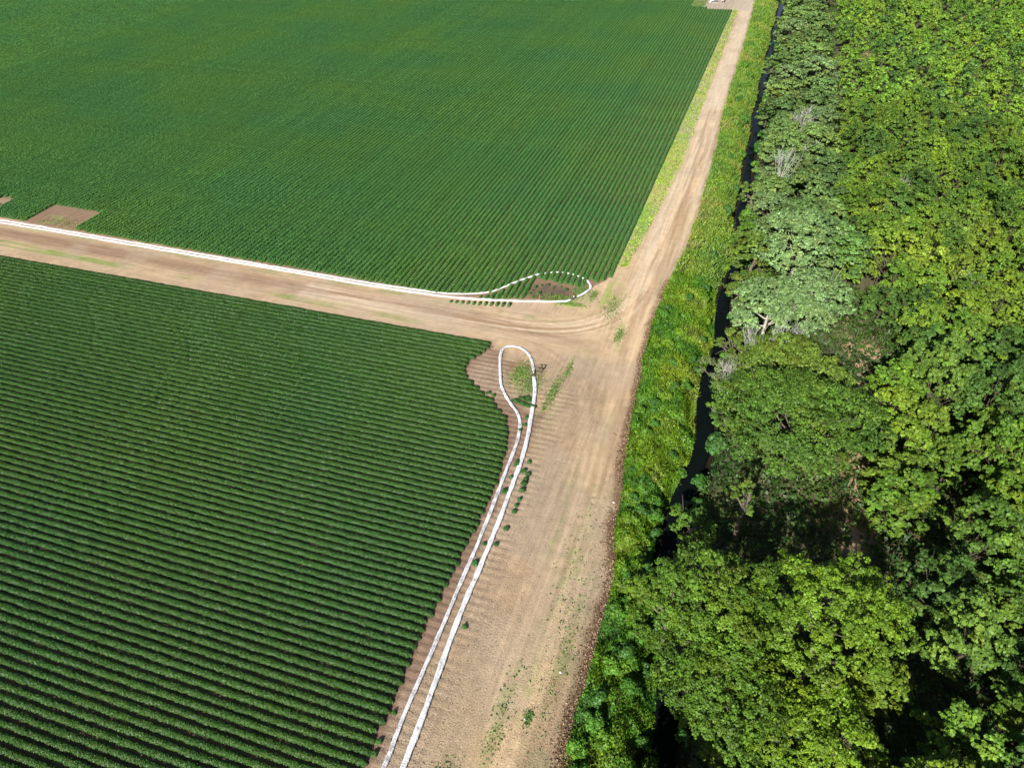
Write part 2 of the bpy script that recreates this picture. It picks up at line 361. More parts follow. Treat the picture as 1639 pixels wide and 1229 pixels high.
# furrow ridges (real relief)
crm = np.maximum(soil, np.clip(tri, 0, 1))
ext = (1-sstep(-19.6, -16.5, GX+2.6*(n2-.5)))*sstep(-24, -22, GX)*(GY < 76)*.9
ph = (GY-.0204*GX)/ROW*TAU
gz += (.055*np.cos(ph)+.035*(n3-.5)*2)*np.maximum(crm, ext)*(GY < 83)
phu = (GX+20.2)/ROW*TAU
gz += .05*np.cos(phu)*soil*(GY > 93)
gz += -.10*lane*(1-sstep(-28, -15, GX))*.5+.05*(n2-.5)*(GX < road_right(GY))
gz += -.16*wet
gz += .10*(fbm(GX*.9, GY*.9, 61, 3)-.5)*(GX < -5)*south
V = np.stack([GX, GY, gz], -1).reshape(-1, 3)
ii = (np.arange(ny_-1)[:, None]*nx_+np.arange(nx_-1)[None])
F = np.stack([ii, ii+1, ii+1+nx_, ii+nx_], -1).reshape(-1, 4)
cxm = (GX[:-1, :-1]+GX[1:, 1:]).ravel()/2; cym = (GY[:-1, :-1]+GY[1:, 1:]).ravel()/2
ewa = np.clip((1-sstep(-24, -17, GX))*sstep(82, 85, GY)*(1-sstep(93, 95, GY)), 0, 1)
rough = .25+.75*south*(GX < -5)*(1-.5*np.clip(way, 0, 1))
rough = rough*(1-.6*ewa)
zone = np.full(len(F), 3)
zone[(cxm < -20.3) & (cym > up_edge(cxm)+.3)] = 0
zone[(cxm < low_edge(cym)+.1) & (cym < 83.5+.0204*(cxm+33))] = 1
rr_ = road_right(cym)
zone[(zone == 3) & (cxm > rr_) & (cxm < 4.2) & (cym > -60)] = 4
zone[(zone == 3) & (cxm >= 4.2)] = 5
zone[(zone == 3) & (cxm < -24) & (cym > 83) & (cym < 110)] = 6
names = {0: 'upper_field_soil', 1: 'lower_field_soil', 3: 'dirt_road', 4: 'ditch_bank', 5: 'woodland_floor', 6: 'cross_track'}
labels = {0: 'brown ridged soil under the upper crop rows', 1: 'brown ridged soil under the lower crop rows', 3: 'dusty tan dirt road running up between fields and ditch',
          4: 'earth bank of the ditch beside the dirt road', 5: 'dark floor of the woodland right of the ditch', 6: 'brown dirt track between the two crop fields'}
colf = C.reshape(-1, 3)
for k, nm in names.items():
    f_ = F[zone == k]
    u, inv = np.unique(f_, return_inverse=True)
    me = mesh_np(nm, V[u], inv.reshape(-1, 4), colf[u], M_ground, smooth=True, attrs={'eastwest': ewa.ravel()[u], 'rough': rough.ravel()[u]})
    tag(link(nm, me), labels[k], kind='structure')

# ditch water
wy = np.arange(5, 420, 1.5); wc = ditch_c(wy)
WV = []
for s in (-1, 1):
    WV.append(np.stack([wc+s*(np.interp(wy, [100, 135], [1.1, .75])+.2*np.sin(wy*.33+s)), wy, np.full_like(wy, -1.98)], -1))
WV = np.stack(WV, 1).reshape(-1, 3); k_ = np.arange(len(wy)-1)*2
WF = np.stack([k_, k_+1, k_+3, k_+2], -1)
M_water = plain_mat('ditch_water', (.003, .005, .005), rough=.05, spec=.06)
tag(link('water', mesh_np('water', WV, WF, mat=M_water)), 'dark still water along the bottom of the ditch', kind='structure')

# puddle sheets in the wet hollow
M_pud = plain_mat('puddle_water', (.10, .075, .055), rough=.12, spec=.5)
def puddle(cx, cy, rx, ry, rot, z):
    a = np.arange(28)/28*TAU; rr = 1+.25*np.sin(3*a+cx)+.15*np.sin(5*a+cy)
    x = rx*rr*np.cos(a); y = ry*rr*np.sin(a)
    P = np.stack([cx+x*math.cos(rot)-y*math.sin(rot), cy+x*math.sin(rot)+y*math.cos(rot), np.full(28, z)], -1)
    me = bpy.data.meshes.new('puddle'); me.from_pydata([tuple(p) for p in P], [], [tuple(range(28))]); me.materials.append(M_pud)
    return me
for cx_, cy_, rx_, ry_, ro_, lb in [(-27.3, 100.6, 1.5, .55, 1.2, 'muddy grey puddle in the middle of the pipe loop'), (-30.3, 101.4, 1.0, .38, 1.4, 'narrow muddy puddle beside the crop rows inside the pipe loop'),
                                    (-28.7, 101.9, .9, .22, 1.5, 'thin wet furrow puddle between the two larger puddles')]:
    tag(link('puddle', puddle(cx_, cy_, rx_, ry_, ro_, -.085)), lb, kind='structure')

# ------------------------------------------------------------------ crop rows
def row_mesh(name, L, seed, per_m, step, leaf, hw=.335, hh=.44, gaps=(), wob=.05, basec=(.030, .088, .013), jt=.16, nv=.22):
    r = np.random.default_rng(seed)
    n = int(L/step)+1; s = np.linspace(0, L, n)
    yo = wob*(fbm(s*.11, s*0+seed*3.3, 71, 2)-.5)*2+.025*(noise(s*1.3, s*0+seed, 75)-.5)*2
    ws = 1+nv*(fbm(s*.9, s*0+seed*1.7, 81, 3)-.5)*2; hs = 1+nv*(fbm(s*1.1, s*0+seed*2.1, 85, 3)-.5)*2
    miss = noise(s*.16+seed*31.7, s*0+seed*5.37, 91) > (.985 if jt > .1 else .993)
    hs = np.where(miss, .4, hs)
    endt = np.clip(np.minimum(s, L-s)/.35, .12, 1)**.5
    ws = ws*endt; hs = hs*endt
    for a, b in gaps:
        g_ = np.clip(np.maximum(a-s, s-b)/.25, 0, 1); hs = hs*g_; ws = ws*np.maximum(g_, .02)
    an = np.linspace(-1, 1, 7)*math.pi/2*1.0
    prof = np.stack([np.sin(an), np.cos(an)], -1)
    jit = 1+jt*r.normal(size=(n, 7))
    Y = yo[:, None]+prof[None, :, 0]*hw*.9*ws[:, None]*jit
    Z = prof[None, :, 1]*hh*.92*hs[:, None]*jit-.02
    X = np.repeat(s[:, None], 7, 1)+r.normal(size=(n, 7))*step*.2
    P = np.stack([X, Y, Z], -1).reshape(-1, 3)
    i = np.arange(n-1)[:, None]*7; j = np.arange(6)[None]
    Fq = np.stack([i+j, i+7+j, i+8+j, i+1+j], -1).reshape(-1, 4)
    acc = Acc()
    cc = np.array(basec)*.72*(1+.2*r.normal(size=(len(P), 1)))
    acc.add(P, Fq, np.clip(cc, .005, 1))
    m = int(L*per_m); ls = r.random(m)*L
    th = np.clip(r.normal(size=m)*.75, -1.45, 1.45)
    w_ = np.interp(ls, s, ws); h_ = np.interp(ls, s, hs); y_ = np.interp(ls, s, yo)
    k = 1+.10*r.random(m)
    P = np.stack([ls, y_+np.sin(th)*hw*w_*k, np.cos(th)*hh*h_*k], -1)
    Nn = np.stack([r.normal(size=m)*.5, np.sin(th)*.8+r.normal(size=m)*.4, np.cos(th)+.3+.3*r.normal(size=m)], -1)
    keep = h_ > .25
    base = np.array(basec)
    cv = base*(1+.22*r.normal(size=(m, 1)))+np.array([.03, .02, -.003])*(r.random((m, 1)) > .93)
    leaves(acc, P[keep], Nn[keep], leaf*(.7+.6*r.random(keep.sum())), np.clip(cv, .004, 1)[keep], r=r)
    return acc.mesh(name, M_crop)

LOWV = [row_mesh('crop_row', 118, 10+i, 150, .13, .11) for i in range(6)]
LX = []; i = 0; last = -1
while True:
    yr = 83.15-ROW*77+ROW*i
    x0 = float(low_edge(min(yr, 84.4)))
    for _ in range(3): x0 = float(low_edge(min(yr+.0204*(x0+22), 84.4)))
    yy = yr+.0204*(x0+22)
    if i > 77: break
    LX.append((x0, yy)); i += 1
for q, (x0, yy) in enumerate(LX):
    v = int(rng.integers(6))
    while v == last: v = int(rng.integers(6))
    last = v
    o = link('crop_row', LOWV[v], loc=(x0+rng.normal()*.15, yy, 0), rot=(0, 0, B_ANG))
    if q == len(LX)-1: tag(o, 'leafy crop row of the lower field along the edge of the brown track', 'crop row', 'crop rows of the lower field')
    else: tag(o, 'straight leafy green crop row of the lower field running left from the pipes', 'crop row', 'crop rows of the lower field')
nlow = len(LX)

def loop_y(x):
    """where the loop of white pipe crosses the row at x (upper branch)"""
    pts = LOOP_W[2:]
    xx = np.array([p[0] for p in pts])[::-1]; yy_ = np.array([p[1] for p in pts])[::-1]
    return float(np.interp(x, xx, yy_))
UPC = (.074, .196, .046)
def up_row(L, seed): return row_mesh('crop_row', L, seed, 44, .26, .13, wob=.05, hw=.41, hh=.52, basec=UPC, jt=.06, nv=.10)
UPV = [up_row(252, 40+i) for i in range(6)]
UPS = [up_row(206, 60+i) for i in range(2)]
N_UP_IND = 300-nlow-1
far_rows = []
lastu = -1
for i in range(325):
    x = -20.35-ROW*i
    y0 = 94.0; y1 = None; seg = None
    if i < 4: y0 = [107.6, 106.0, 105.3, 105.8][i]
    elif -44.5 < x <= -32.4:
        ly = loop_y(x); seg = (94.7 if x < -36 else 95.6+(x+36)*.3, ly-.45); y0 = ly+.45
    elif -32.4 < x <= -23.6:
        y0 = 102.9+rng.random()*.7
    elif -138.7 < x < -126.2: y0 = 101.7+rng.random()*.2
    elif -153.4 < x < -149.5: seg = (94.0, 98.3+rng.normal()*.3); y0 = 101.8+rng.normal()*.3
    else: y0 += rng.normal()*.15
    if i < 10: y1 = 311-.1*i
    elif i < 17: y1 = 312.5+rng.random()*2
    me = UPS[i % 2] if i < 17 else None
    if me is None:
        v = int(rng.integers(6))
        while v == lastu: v = int(rng.integers(6))
        lastu = v; me = UPV[v]
    if i < N_UP_IND:
        o = link('crop_row', me, loc=(x, y0, 0), rot=(0, 0, math.pi/2))
        if y1: o.scale = ((y1-y0)/206, 1, 1)
        if seg and seg[1]-seg[0] > .5:
            c_ = link('near_plants', row_mesh('near_plants', seg[1]-seg[0], 400+i, 60, .24, .13, hw=.36, hh=.48, basec=UPC, jt=.14), o)
            c_.location = ((seg[0]-y0)/o.scale[0], 0, 0)
        if i == 0: tag(o, 'outermost leafy crop row of the upper field beside the bright grass strip', 'crop row', 'crop rows of the upper field')
        elif -138.7 < x < -126.2: tag(o, 'leafy crop row of the upper field that stops at the bare brown patch', 'crop row', 'crop rows of the upper field')
        elif -44.5 < x <= -21.5: tag(o, 'leafy crop row of the upper field that the loop of white pipe crosses', 'crop row', 'crop rows of the upper field')
        else: tag(o, 'long leafy green crop row of the upper field running away from the track', 'crop row', 'crop rows of the upper field')
    else: far_rows.append((x, y0, me))
# the farthest rows, joined
acc = Acc()
for x, y0, _ in far_rows:
    ya = max(y0, 93+(-144-x)*.9-14); L = 300-ya
    if L < 10: continue
    n = int(L/.8)+1; s = np.linspace(ya, 300, n); r = np.random.default_rng(int(-x*10))
    an = np.linspace(-1, 1, 5)*math.pi/2
    jit = 1+.09*r.normal(size=(n, 5))
    X = x+.07*(fbm(s*.11, s*0+x, 71, 2)-.5)[:, None]*2+np.sin(an)[None]*.39*jit
    Z = np.cos(an)[None]*.52*jit-.02
    P = np.stack([X, np.repeat(s[:, None], 5, 1)+r.normal(size=(n, 5))*.1, Z], -1).reshape(-1, 3)
    ii_ = np.arange(n-1)[:, None]*5; j = np.arange(4)[None]
    acc.add(P, np.stack([ii_+j, ii_+1+j, ii_+6+j, ii_+5+j], -1).reshape(-1, 4), np.clip(np.array(UPC)*.80*(1+.25*r.normal(size=(len(P), 1))), .004, 1))
    m = int(L*5); th = np.clip(r.normal(size=m)*.75, -1.4, 1.4); sy = ya+L*r.random(m)
    leaves(acc, np.stack([x+np.sin(th)*.42, sy, np.cos(th)*.50], -1), np.stack([np.sin(th)*.8+r.normal(size=m)*.4, r.normal(size=m)*.5, np.cos(th)+.4], -1), .26*(.7+.6*r.random(m)), np.clip(np.array(UPC)*(1+.22*r.normal(size=(m, 1))), .004, 1), r=r)
tag(link('crop_rows', acc.mesh('crop_rows', M_crop)), 'far left part of the upper crop field', kind='stuff')

# separate young plants beside the pipes and row stubs in front of the pipe
def plant_mesh(seed, n=110, L=.32, hw=.28, hh=.42, leaf=.13):
    r = np.random.default_rng(seed); acc = Acc()
    th = r.random(n)*TAU; ph_ = np.arccos(r.random(n)*.98); k = .5+.5*r.random(n)**.5
    P = np.stack([np.cos(th)*np.sin(ph_)*L*k, np.sin(th)*np.sin(ph_)*hw*k, np.cos(ph_)*hh*k+.03], -1)
    Nn = P*np.array([1.5, 1.5, 1.5])+r.normal(size=(n, 3))*.2+np.array([0, 0, .2])
    cv = np.array([.040, .115, .026])*(1+.22*r.normal(size=(n, 1)))
    leaves(acc, P, Nn, leaf*(.7+.6*r.random(n)), np.clip(cv, .004, 1), r=r)
    tube(acc, [(0, 0, 0), (0, 0, hh*.5)], [.02, .01], np.array([.1, .12, .05]), 5)
    return acc.mesh('crop_plant', M_crop)
PLV = [plant_mesh(300+i) for i in range(4)]
STV = [plant_mesh(310+i, 220, .75, .30, .42) for i in range(4)]
for k, (x, y) in enumerate([(-21.4, 60.4), (-20.0, 60.8), (-20.1, 59.1), (-19.4, 58.7), (-19.4, 57.1), (-19.5, 57.8), (-19.3, 56.0), (-19.2, 54.5), (-19.1, 53.5), (-19.2, 52.5), (-21.3, 59.9), (-21.2, 57.6), (-21.2, 55.2), (-20.9, 47.0), (-20.9, 44.2), (-19.0, 36.6), (-19.5, 47.4), (-19.2, 49.8)]):
    o = link('crop_plant', PLV[k % 4], loc=(x+rng.normal()*.08, y, 0), rot=(0, 0, rng.random()*6), sc=(.8+.5*rng.random(),)*3)
    tag(o, 'small stray green crop plant standing alone beside the lower white pipes', 'plant', 'stray plants beside the lower pipes')
for k in range(11):
    x = -44.2+ROW*k+.35
    o = link('crop_plant', STV[k % 4], loc=(x, float(np.interp(x, [-46, -40, -33], [92.9, 93.9, 95.5]))-1.0, 0), rot=(0, 0, math.pi/2), sc=(.55+.08*k*.6,)*3)
    o.scale = (.5+.05*k, .8+.02*k, .8+.03*k)
    tag(o, 'short green row stub on the track side of the upper white pipe', 'plant', 'row stubs in front of the upper pipe')
for k, (x, y) in enumerate([(-24.7, 72.2), (-24.0, 72.6), (-23.5, 72.0), (-25.3, 71.4), (-24.4, 71.2), (-23.6, 71.0), (-22.9, 71.1), (-22.8, 68.7), (-22.6, 67.2), (-22.9, 66.0), (-29.6, 71.9), (-28.7, 71.6), (-22.0, 23.5), (-21.9, 22.4), (-22.5, 21.4), (-21.9, 26.3)]):
    o = link('crop_plant', STV[k % 4] if k < 7 else PLV[k % 4], loc=(x, y, 0), rot=(0, 0, B_ANG+rng.normal()*.2), sc=(.8+.35*rng.random(),)*3)
    if k < 12: tag(o, 'small green crop plant growing in the bare worked soil by the lower pipe loop', 'plant', 'plants in the bare soil by the lower loop')
    else: tag(o, 'stray crop plant at the bottom end of the lower white pipes', 'plant', 'plants at the lower ends of the pipes')

for k, (x, y) in enumerate([(-31.8, 100.9), (-30.9, 101.8), (-29.9, 102.2), (-28.8, 101.7), (-27.6, 102.2), (-26.5, 101.6), (-25.2, 102.0), (-32.0, 98.6), (-31.2, 97.6), (-31.9, 99.7), (-24.6, 103.2), (-30.6, 99.3)]):
    o = link('crop_plant', PLV[k % 4], loc=(x, y, -.08), rot=(0, 0, rng.random()*6), sc=(.6+.5*rng.random(),)*3)
    tag(o, 'stunted crop plant at the edge of the wet hollow inside the upper pipe loop', 'plant', 'stunted plants round the wet hollow')

# ------------------------------------------------------------------ white irrigation pipes
def pipe_mat():
    m, t, out = new_mat('white_film')
    geo = N(t, 'ShaderNodeNewGeometry')
    at = N(t, 'ShaderNodeAttribute', attribute_name='dirt')
    n1_ = N(t, 'ShaderNodeTexNoise'); n1_.inputs['Scale'].default_value = 1.6; n1_.inputs['Detail'].default_value = 7; n1_.inputs['Roughness'].default_value = .65
    t.links.new(geo.outputs['Position'], n1_.inputs['Vector'])
    ad = N(t, 'ShaderNodeMath', operation='ADD'); t.links.new(n1_.outputs[0], ad.inputs[0]); t.links.new(at.outputs['Fac'], ad.inputs[1])
    mr = N(t, 'ShaderNodeMapRange'); mr.inputs[1].default_value = .56; mr.inputs[2].default_value = .72; t.links.new(ad.outputs[0], mr.inputs[0])
    mx = N(t, 'ShaderNodeMix', data_type='RGBA'); mx.inputs[6].default_value = (.60, .60, .615, 1); mx.inputs[7].default_value = (.30, .29, .30, 1)
    t.links.new(mr.outputs[0], mx.inputs[0])
    p = N(t, 'ShaderNodeBsdfPrincipled'); p.inputs['Roughness'].default_value = .4; p.inputs['Specular IOR Level'].default_value = .4
    t.links.new(mx.outputs[2], p.inputs['Base Color'])
    n2_ = N(t, 'ShaderNodeTexNoise'); n2_.inputs['Scale'].default_value = 9; n2_.inputs['Detail'].default_value = 3
    t.links.new(geo.outputs['Position'], n2_.inputs['Vector'])
    bn = N(t, 'ShaderNodeBump'); bn.inputs['Strength'].default_value = .8; bn.inputs['Distance'].default_value = .12
    t.links.new(n2_.outputs[0], bn.inputs['Height']); t.links.new(bn.outputs[0], p.inputs['Normal'])
    t.links.new(p.outputs[0], out.inputs[0])
    return m
M_pipe = pipe_mat()
def smooth_path(pts, step=.25, it=3):
    P = np.array(pts, float)
    for _ in range(it):
        Q = np.empty((2*len(P)-2, 2)); Q[0::2] = P[:-1]*.75+P[1:]*.25; Q[1::2] = P[:-1]*.25+P[1:]*.75
        P = np.vstack([P[:1], Q, P[-1:]])
    dd = np.r_[0, np.cumsum(np.hypot(*np.diff(P, axis=0).T))]
    s = np.arange(0, dd[-1], step)
    return np.stack([np.interp(s, dd, P[:, 0]), np.interp(s, dd, P[:, 1])], -1), s
def flat_pipe(name, pts, hw, hh, dirt, seed, it=3, segs=12):
    P, s = smooth_path(pts, .25, it); n = len(P)
    T = unit(np.gradient(P, axis=0)); Nn = np.stack([-T[:, 1], T[:, 0]], -1)
    P = P+Nn*(.10*(fbm(s*.25, s*0+seed, 101, 3)-.5)*2)[:, None]
    wv = hw*(1+.22*(fbm(s*1.1, s*0+seed, 105, 3)-.5)*2); hv = hh*(1+.5*(fbm(s*.8, s*0+seed, 109, 3)-.5)*2)
    a = np.arange(segs)/segs*TAU
    r = np.random.default_rng(seed)
    jj = 1+.05*r.normal(size=(n, segs))
    X = P[:, None]+Nn[:, None]*(wv[:, None]*np.cos(a)[None]*jj)[..., None]
    Z = hv[:, None]*(np.sin(a)[None]+.8)*jj
    # sag crease along the middle of the collapsed film
    Z = Z-(hv[:, None]*.8*np.exp(-(np.cos(a)[None]/.3)**2)*(np.sin(a)[None] > 0)*sstep(.35, .6, fbm(s*.5, s*0+seed, 113, 2))[:, None])
    V_ = np.concatenate([X, Z[..., None]+.05], -1).reshape(-1, 3)
    i = np.arange(n-1)[:, None]*segs; j = np.arange(segs)[None]; k = (j+1) % segs
    F_ = np.stack([i+j, i+k, i+segs+k, i+segs+j], -1).reshape(-1, 4)
    dv = dirt+.10*(np.abs(np.cos(a))[None] < .45)*np.ones((n, 1))
    dv = np.where(np.sin(a)[None] > 0, dv, -.3)
    return mesh_np(name, V_, F_, mat=M_pipe, smooth=True, attrs={'dirt': dv})
UO = [(-172, 91.6), (-143.5, 92.0), (-128.7, 92.2), (-97.3, 92.35), (-70.9, 92.6), (-58.4, 92.6), (-46.8, 93.15), (-40.3, 94.0), (-33.1, 95.7), (-27.5, 97.2), (-25.4, 97.9), (-24.9, 98.7)]
UI = [(-172, 92.5), (-143.5, 92.85), (-115.5, 93.1), (-84.2, 93.25), (-58.9, 93.5), (-47.1, 93.95), (-42.8, 94.9), (-38.8, 96.5), (-36.9, 98.9), (-35.2, 101.7), (-33.5, 103.7), (-32.0, 105.4), (-29.2, 106.8), (-26.6, 106.7), (-24.7, 106.1), (-23.4, 105.0), (-22.4, 103.3), (-23.3, 101.2), (-24.2, 99.8)]
LR = [(-18.8, 17.0), (-19.0, 22.2), (-19.2, 25.5), (-19.3, 28.8), (-19.7, 33.0), (-20.0, 37.7), (-20.1, 43.3), (-20.3, 48.7), (-20.5, 54.1), (-20.9, 59.9), (-21.5, 65.1), (-22.5, 70.0), (-23.2, 73.9), (-24.6, 77.4)]
LL = [(-25.0, 78.5), (-25.4, 79.6), (-26.6, 82.0), (-28.1, 83.3), (-29.8, 83.7), (-31.1, 83.0), (-31.2, 81.3), (-30.0, 77.8), (-28.7, 74.4), (-27.3, 72.3), (-25.7, 70.6), (-24.2, 69.2), (-23.2, 67.1), (-22.6, 64.1), (-22.3, 60.0), (-22.0, 55.7), (-21.6, 49.7), (-21.4, 43.8), (-21.3, 38.8), (-21.1, 34.7), (-21.0, 30.5), (-20.9, 27.3), (-20.7, 24.0), (-20.6, 21.6), (-20.5, 17)]
tag(link('irrigation_pipe', flat_pipe('irrigation_pipe', UO, .25, .12, -.08, 3)), 'white flat film pipe along the upper field, the one on the track side', 'irrigation pipe', 'white irrigation pipes')
tag(link('irrigation_pipe', flat_pipe('irrigation_pipe', UI, .20, .10, -.05, 4)), 'white film pipe on the crop side that loops back through the upper rows', 'irrigation pipe', 'white irrigation pipes')
tag(link('irrigation_pipe', flat_pipe('irrigation_pipe', LR, .285, .12, .0, 5)), 'wide white film pipe on the road side running up to the lower joint', 'irrigation pipe', 'white irrigation pipes')
tag(link('irrigation_pipe', flat_pipe('irrigation_pipe', LL, .215, .085, .06, 6)), 'muddy stained white film pipe that turns in a loop beside the lower crop field', 'irrigation pipe', 'white irrigation pipes')

M_steel = plain_mat('weathered_steel', (.09, .075, .065), rough=.6, spec=.4, nscale=6, col2=(.16, .10, .07), metallic=.3)
M_dark = plain_mat('dark_strap', (.11, .09, .10), rough=.7)
M_white = plain_mat('white_paint', (.5, .5, .5), rough=.5)
M_red = plain_mat('red_paint', (.42, .05, .05), rough=.5, nscale=3, col2=(.34, .06, .05))
M_grey = plain_mat('grey_paint', (.13, .13, .15), rough=.5)
M_rubber = plain_mat('rubber', (.02, .02, .02), rough=.85)
def tmesh(name, parts, mat):
    a = Acc()
    for pts, rad, sides in parts: tube(a, pts, rad, np.array([.2, .2, .2]), sides)
    return mesh_np(name, np.concatenate(a.V), np.concatenate(a.F), mat=mat, smooth=True)
def box_mesh(name, mat, sx, sy, sz, z0=0, bev=.02, taper=1.0):
    import bmesh
    bm = bmesh.new(); bmesh.ops.create_cube(bm, size=1)
    for v in bm.verts:
        t_ = taper if v.co.z > 0 else 1
        v.co.x *= sx*t_; v.co.y *= sy*t_; v.co.z = (v.co.z+.5)*sz+z0
    if bev: bmesh.ops.bevel(bm, geom=bm.edges[:], offset=bev, segments=2, affect='EDGES')
    me = bpy.data.meshes.new(name); bm.to_mesh(me); bm.free(); me.materials.append(mat); return me
def cyl_mesh(name, mat, r, z0, z1, sides=14, axis='z', off=(0, 0, 0)):
    import bmesh
    bm = bmesh.new()
    bmesh.ops.create_cone(bm, cap_ends=True, segments=sides, radius1=r, radius2=r, depth=z1-z0)
    mt = Matrix.Translation((0, 0, (z0+z1)/2))
    if axis == 'x': mt = Matrix.Rotation(math.pi/2, 4, 'Y')@mt
    if axis == 'y': mt = Matrix.Rotation(math.pi/2, 4, 'X')@mt
    bmesh.ops.transform(bm, matrix=Matrix.Translation(off)@mt, verts=bm.verts)
    bmesh.ops.bevel(bm, geom=[e for e in bm.edges if len(e.link_faces) == 2 and e.calc_face_angle() > .8], offset=min(.03, r*.2), segments=1, affect='EDGES')
    me = bpy.data.meshes.new(name); bm.to_mesh(me); bm.free(); me.materials.append(mat); return me

# joints between the pipe lengths
def coupling(name, x, y, rz, lbl):
    e = empty(name, (x, y, 0), rz); tag(e, lbl, 'pipe joint', 'pipe joints')
    link('sleeve', tmesh('sleeve', [([(0, -.5, .17), (0, -.25, .19), (0, .25, .19), (0, .5, .17)], [.15, .17, .17, .15], 14)], M_dark), e)
    for s in (-.42, .42): link('clamp_band', tmesh('clamp_band', [([(0, s-.05, .17), (0, s+.05, .17)], [.21, .21], 14)], M_steel), e)
    link('riser', tmesh('riser', [([(0, 0, .2), (0, 0, .55), (.02, 0, .62)], [.09, .09, .05], 10)], M_white), e)
coupling('pipe_joint', -24.8, 77.95, .35, 'dark clamped joint in the lower white pipe beside the steel frame')
coupling('pipe_joint', -24.55, 99.25, -.3, 'dark clamped joint in the upper white pipe by the grassy corner')

# small steel marker frame beside the lower joint
e = empty('marker_frame', (-23.9, 78.5, 0)); tag(e, 'thin dark steel frame standing on the road beside the lower pipe joint', 'steel frame')
link('post', tmesh('post', [([(0, 0, -.1), (0, 0, .95)], .05, 8)], M_steel), e)
link('post', tmesh('post', [([(0, .75, -.1), (0, .75, .95)], .045, 8)], M_steel), e)
link('cross_bar', tmesh('cross_bar', [([(0, -.05, .92), (0, .8, .92)], .11, 8)], M_steel), e)
link('arm', tmesh('arm', [([(-.02, 0, .90), (-.95, -.02, .86)], .05, 8)], M_steel), e)
link('arm', tmesh('arm', [([(-.02, .75, .90), (-.9, .77, .86)], .05, 8)], M_steel), e)

# farm machines far up the north track
e = empty('pump_unit', (-27.8, 322.6, 0), .3); tag(e, 'small dark grey pump engine with white pipes on the bare corner at the field end', 'pump')
link('skid_frame', box_mesh('skid_frame', M_steel, 2.2, 1.1, .22, .1), e)
link('engine_block', box_mesh('engine_block', M_grey, 1.2, .8, .85, .34, .06, .9), e)
link('radiator', box_mesh('radiator', M_grey, .14, .9, .95, .34, .02), e).location = (.75, 0, 0)
link('exhaust', tmesh('exhaust', [([(-.2, .2, 1.15), (-.2, .2, 1.75), (-.3, .2, 1.85)], .06, 8)], M_steel), e)
for s in (-.35, .35): link('discharge_pipe', tmesh('discharge_pipe', [([(-.6, s, .7), (-1.2, s, .8), (-1.7, s*1.4, .5), (-2.1, s*1.6, .05)], .14, 10)], M_white), e)
link('skirt', box_mesh('skirt', M_white, 2.5, .08, .14, .0, .01), e).location = (0, -.66, 0)
e = empty('fuel_tank', (-24.9, 323.6, 0), -.1); tag(e, 'red fuel tank on white legs beside the grey pump at the field end', 'fuel tank')
link('tank', cyl_mesh('tank', M_red, .62, -.9, .9, 18, 'y', (0, 0, 1.25)), e)
for sx in (-.4, .4):
    for sy in (-.7, .7): link('leg', tmesh('leg', [([(sx, sy, 0), (sx*.8, sy, .95)], .06, 6)], M_white), e)
link('end_panel', cyl_mesh('end_panel', M_white, .5, -.04, .04, 18, 'y', (0, -.93, 1.25)), e)

# ------------------------------------------------------------------ trees
GREEN = np.array([.060, .125, .022])
def crown_mesh(name, seed, R, H, base, ncl, nleaf, leaf, col, mat, crad=.24, squash=.75, olive=0., flat=.55, gapy=0., lobes=None):
    """leaf quads in rounded sprays over a lobed dome; returns mesh + spray centres"""
    r = np.random.default_rng(seed)
    ctr = []
    tries = 0
    mind = R*1.35/math.sqrt(ncl)*1.15
    while len(ctr) < ncl and tries < ncl*60:
        tries += 1
        a = r.random()*TAU; u = r.random()
        el = math.asin(min(1, u**.8*1.0)) if r.random() < .8 else -r.random()*.6
        lob = 1+.15*math.sin(2*a+seed)+.14*math.sin(3*a+seed*1.7)+.12*math.sin(5*a+seed*2.9)+.07*math.sin(8*a+seed)
        if lobes is not None: lob *= lobes(a)
        k = (.86+.16*r.random()) if r.random() < .8 else .45+.4*r.random()
        p = np.array([math.cos(a)*math.cos(el)*R*k*lob, math.sin(a)*math.cos(el)*R*k*lob, base+(H-base)*(.42+.55*math.sin(el)*k*(.9+.2*r.random()))])
        if all(np.linalg.norm(p-q) > mind*(.85) for q in ctr) or tries > ncl*40: ctr.append(p)
    ctr = np.array(ctr); m = len(ctr)
    cr = R*crad*(.7+.6*r.random(m))
    wgt = cr**2; cnt = np.maximum((wgt/wgt.sum()*nleaf).astype(int), 8)
    idx = np.repeat(np.arange(m), cnt); n = len(idx)
    dv = unit(r.normal(size=(n, 3))); dv[:, 2] = np.abs(dv[:, 2])*1.1-.35*(r.random(n)); dv = unit(dv)
    # each spray is made of small separate twig tufts with gaps between them
    nt_ = 16
    tuft = unit(r.normal(size=(m, nt_, 3))); tuft[..., 2] = np.abs(tuft[..., 2])*1.1-.25; tuft = tuft*(.55+.6*r.random((m, nt_, 1)))
    tsel = r.integers(0, nt_, n); tj = tuft[idx, tsel]
    off = tj+dv*(.30*r.random(n)**.5)[:, None]+r.normal(size=(n, 3))*.05
    P = ctr[idx]+off*cr[idx][:, None]*np.array([1, 1, flat])
    ttint = (1+.16*r.normal(size=(m, nt_)))[idx, tsel][:, None]
    outw = unit(ctr-np.array([0, 0, base+(H-base)*.25]))
    Nn = dv*.7+tj*.4+outw[idx]*.3+r.normal(size=(n, 3))*.5+np.array([0, 0, .4])
    tint = 1+.16*r.normal(size=(m, 1)); yel = (r.random((m, 1)) > .8)*.02
    cv = col[None]*tint[idx]*ttint*(1+.16*r.normal(size=(n, 1)))+yel[idx]*np.array([1.2, .9, 0])
    acc = Acc(); leaves(acc, P, Nn, leaf*(.6+.8*r.random(n)), np.clip(cv, .004, .9), r=r)
    return acc.mesh(name, mat), ctr

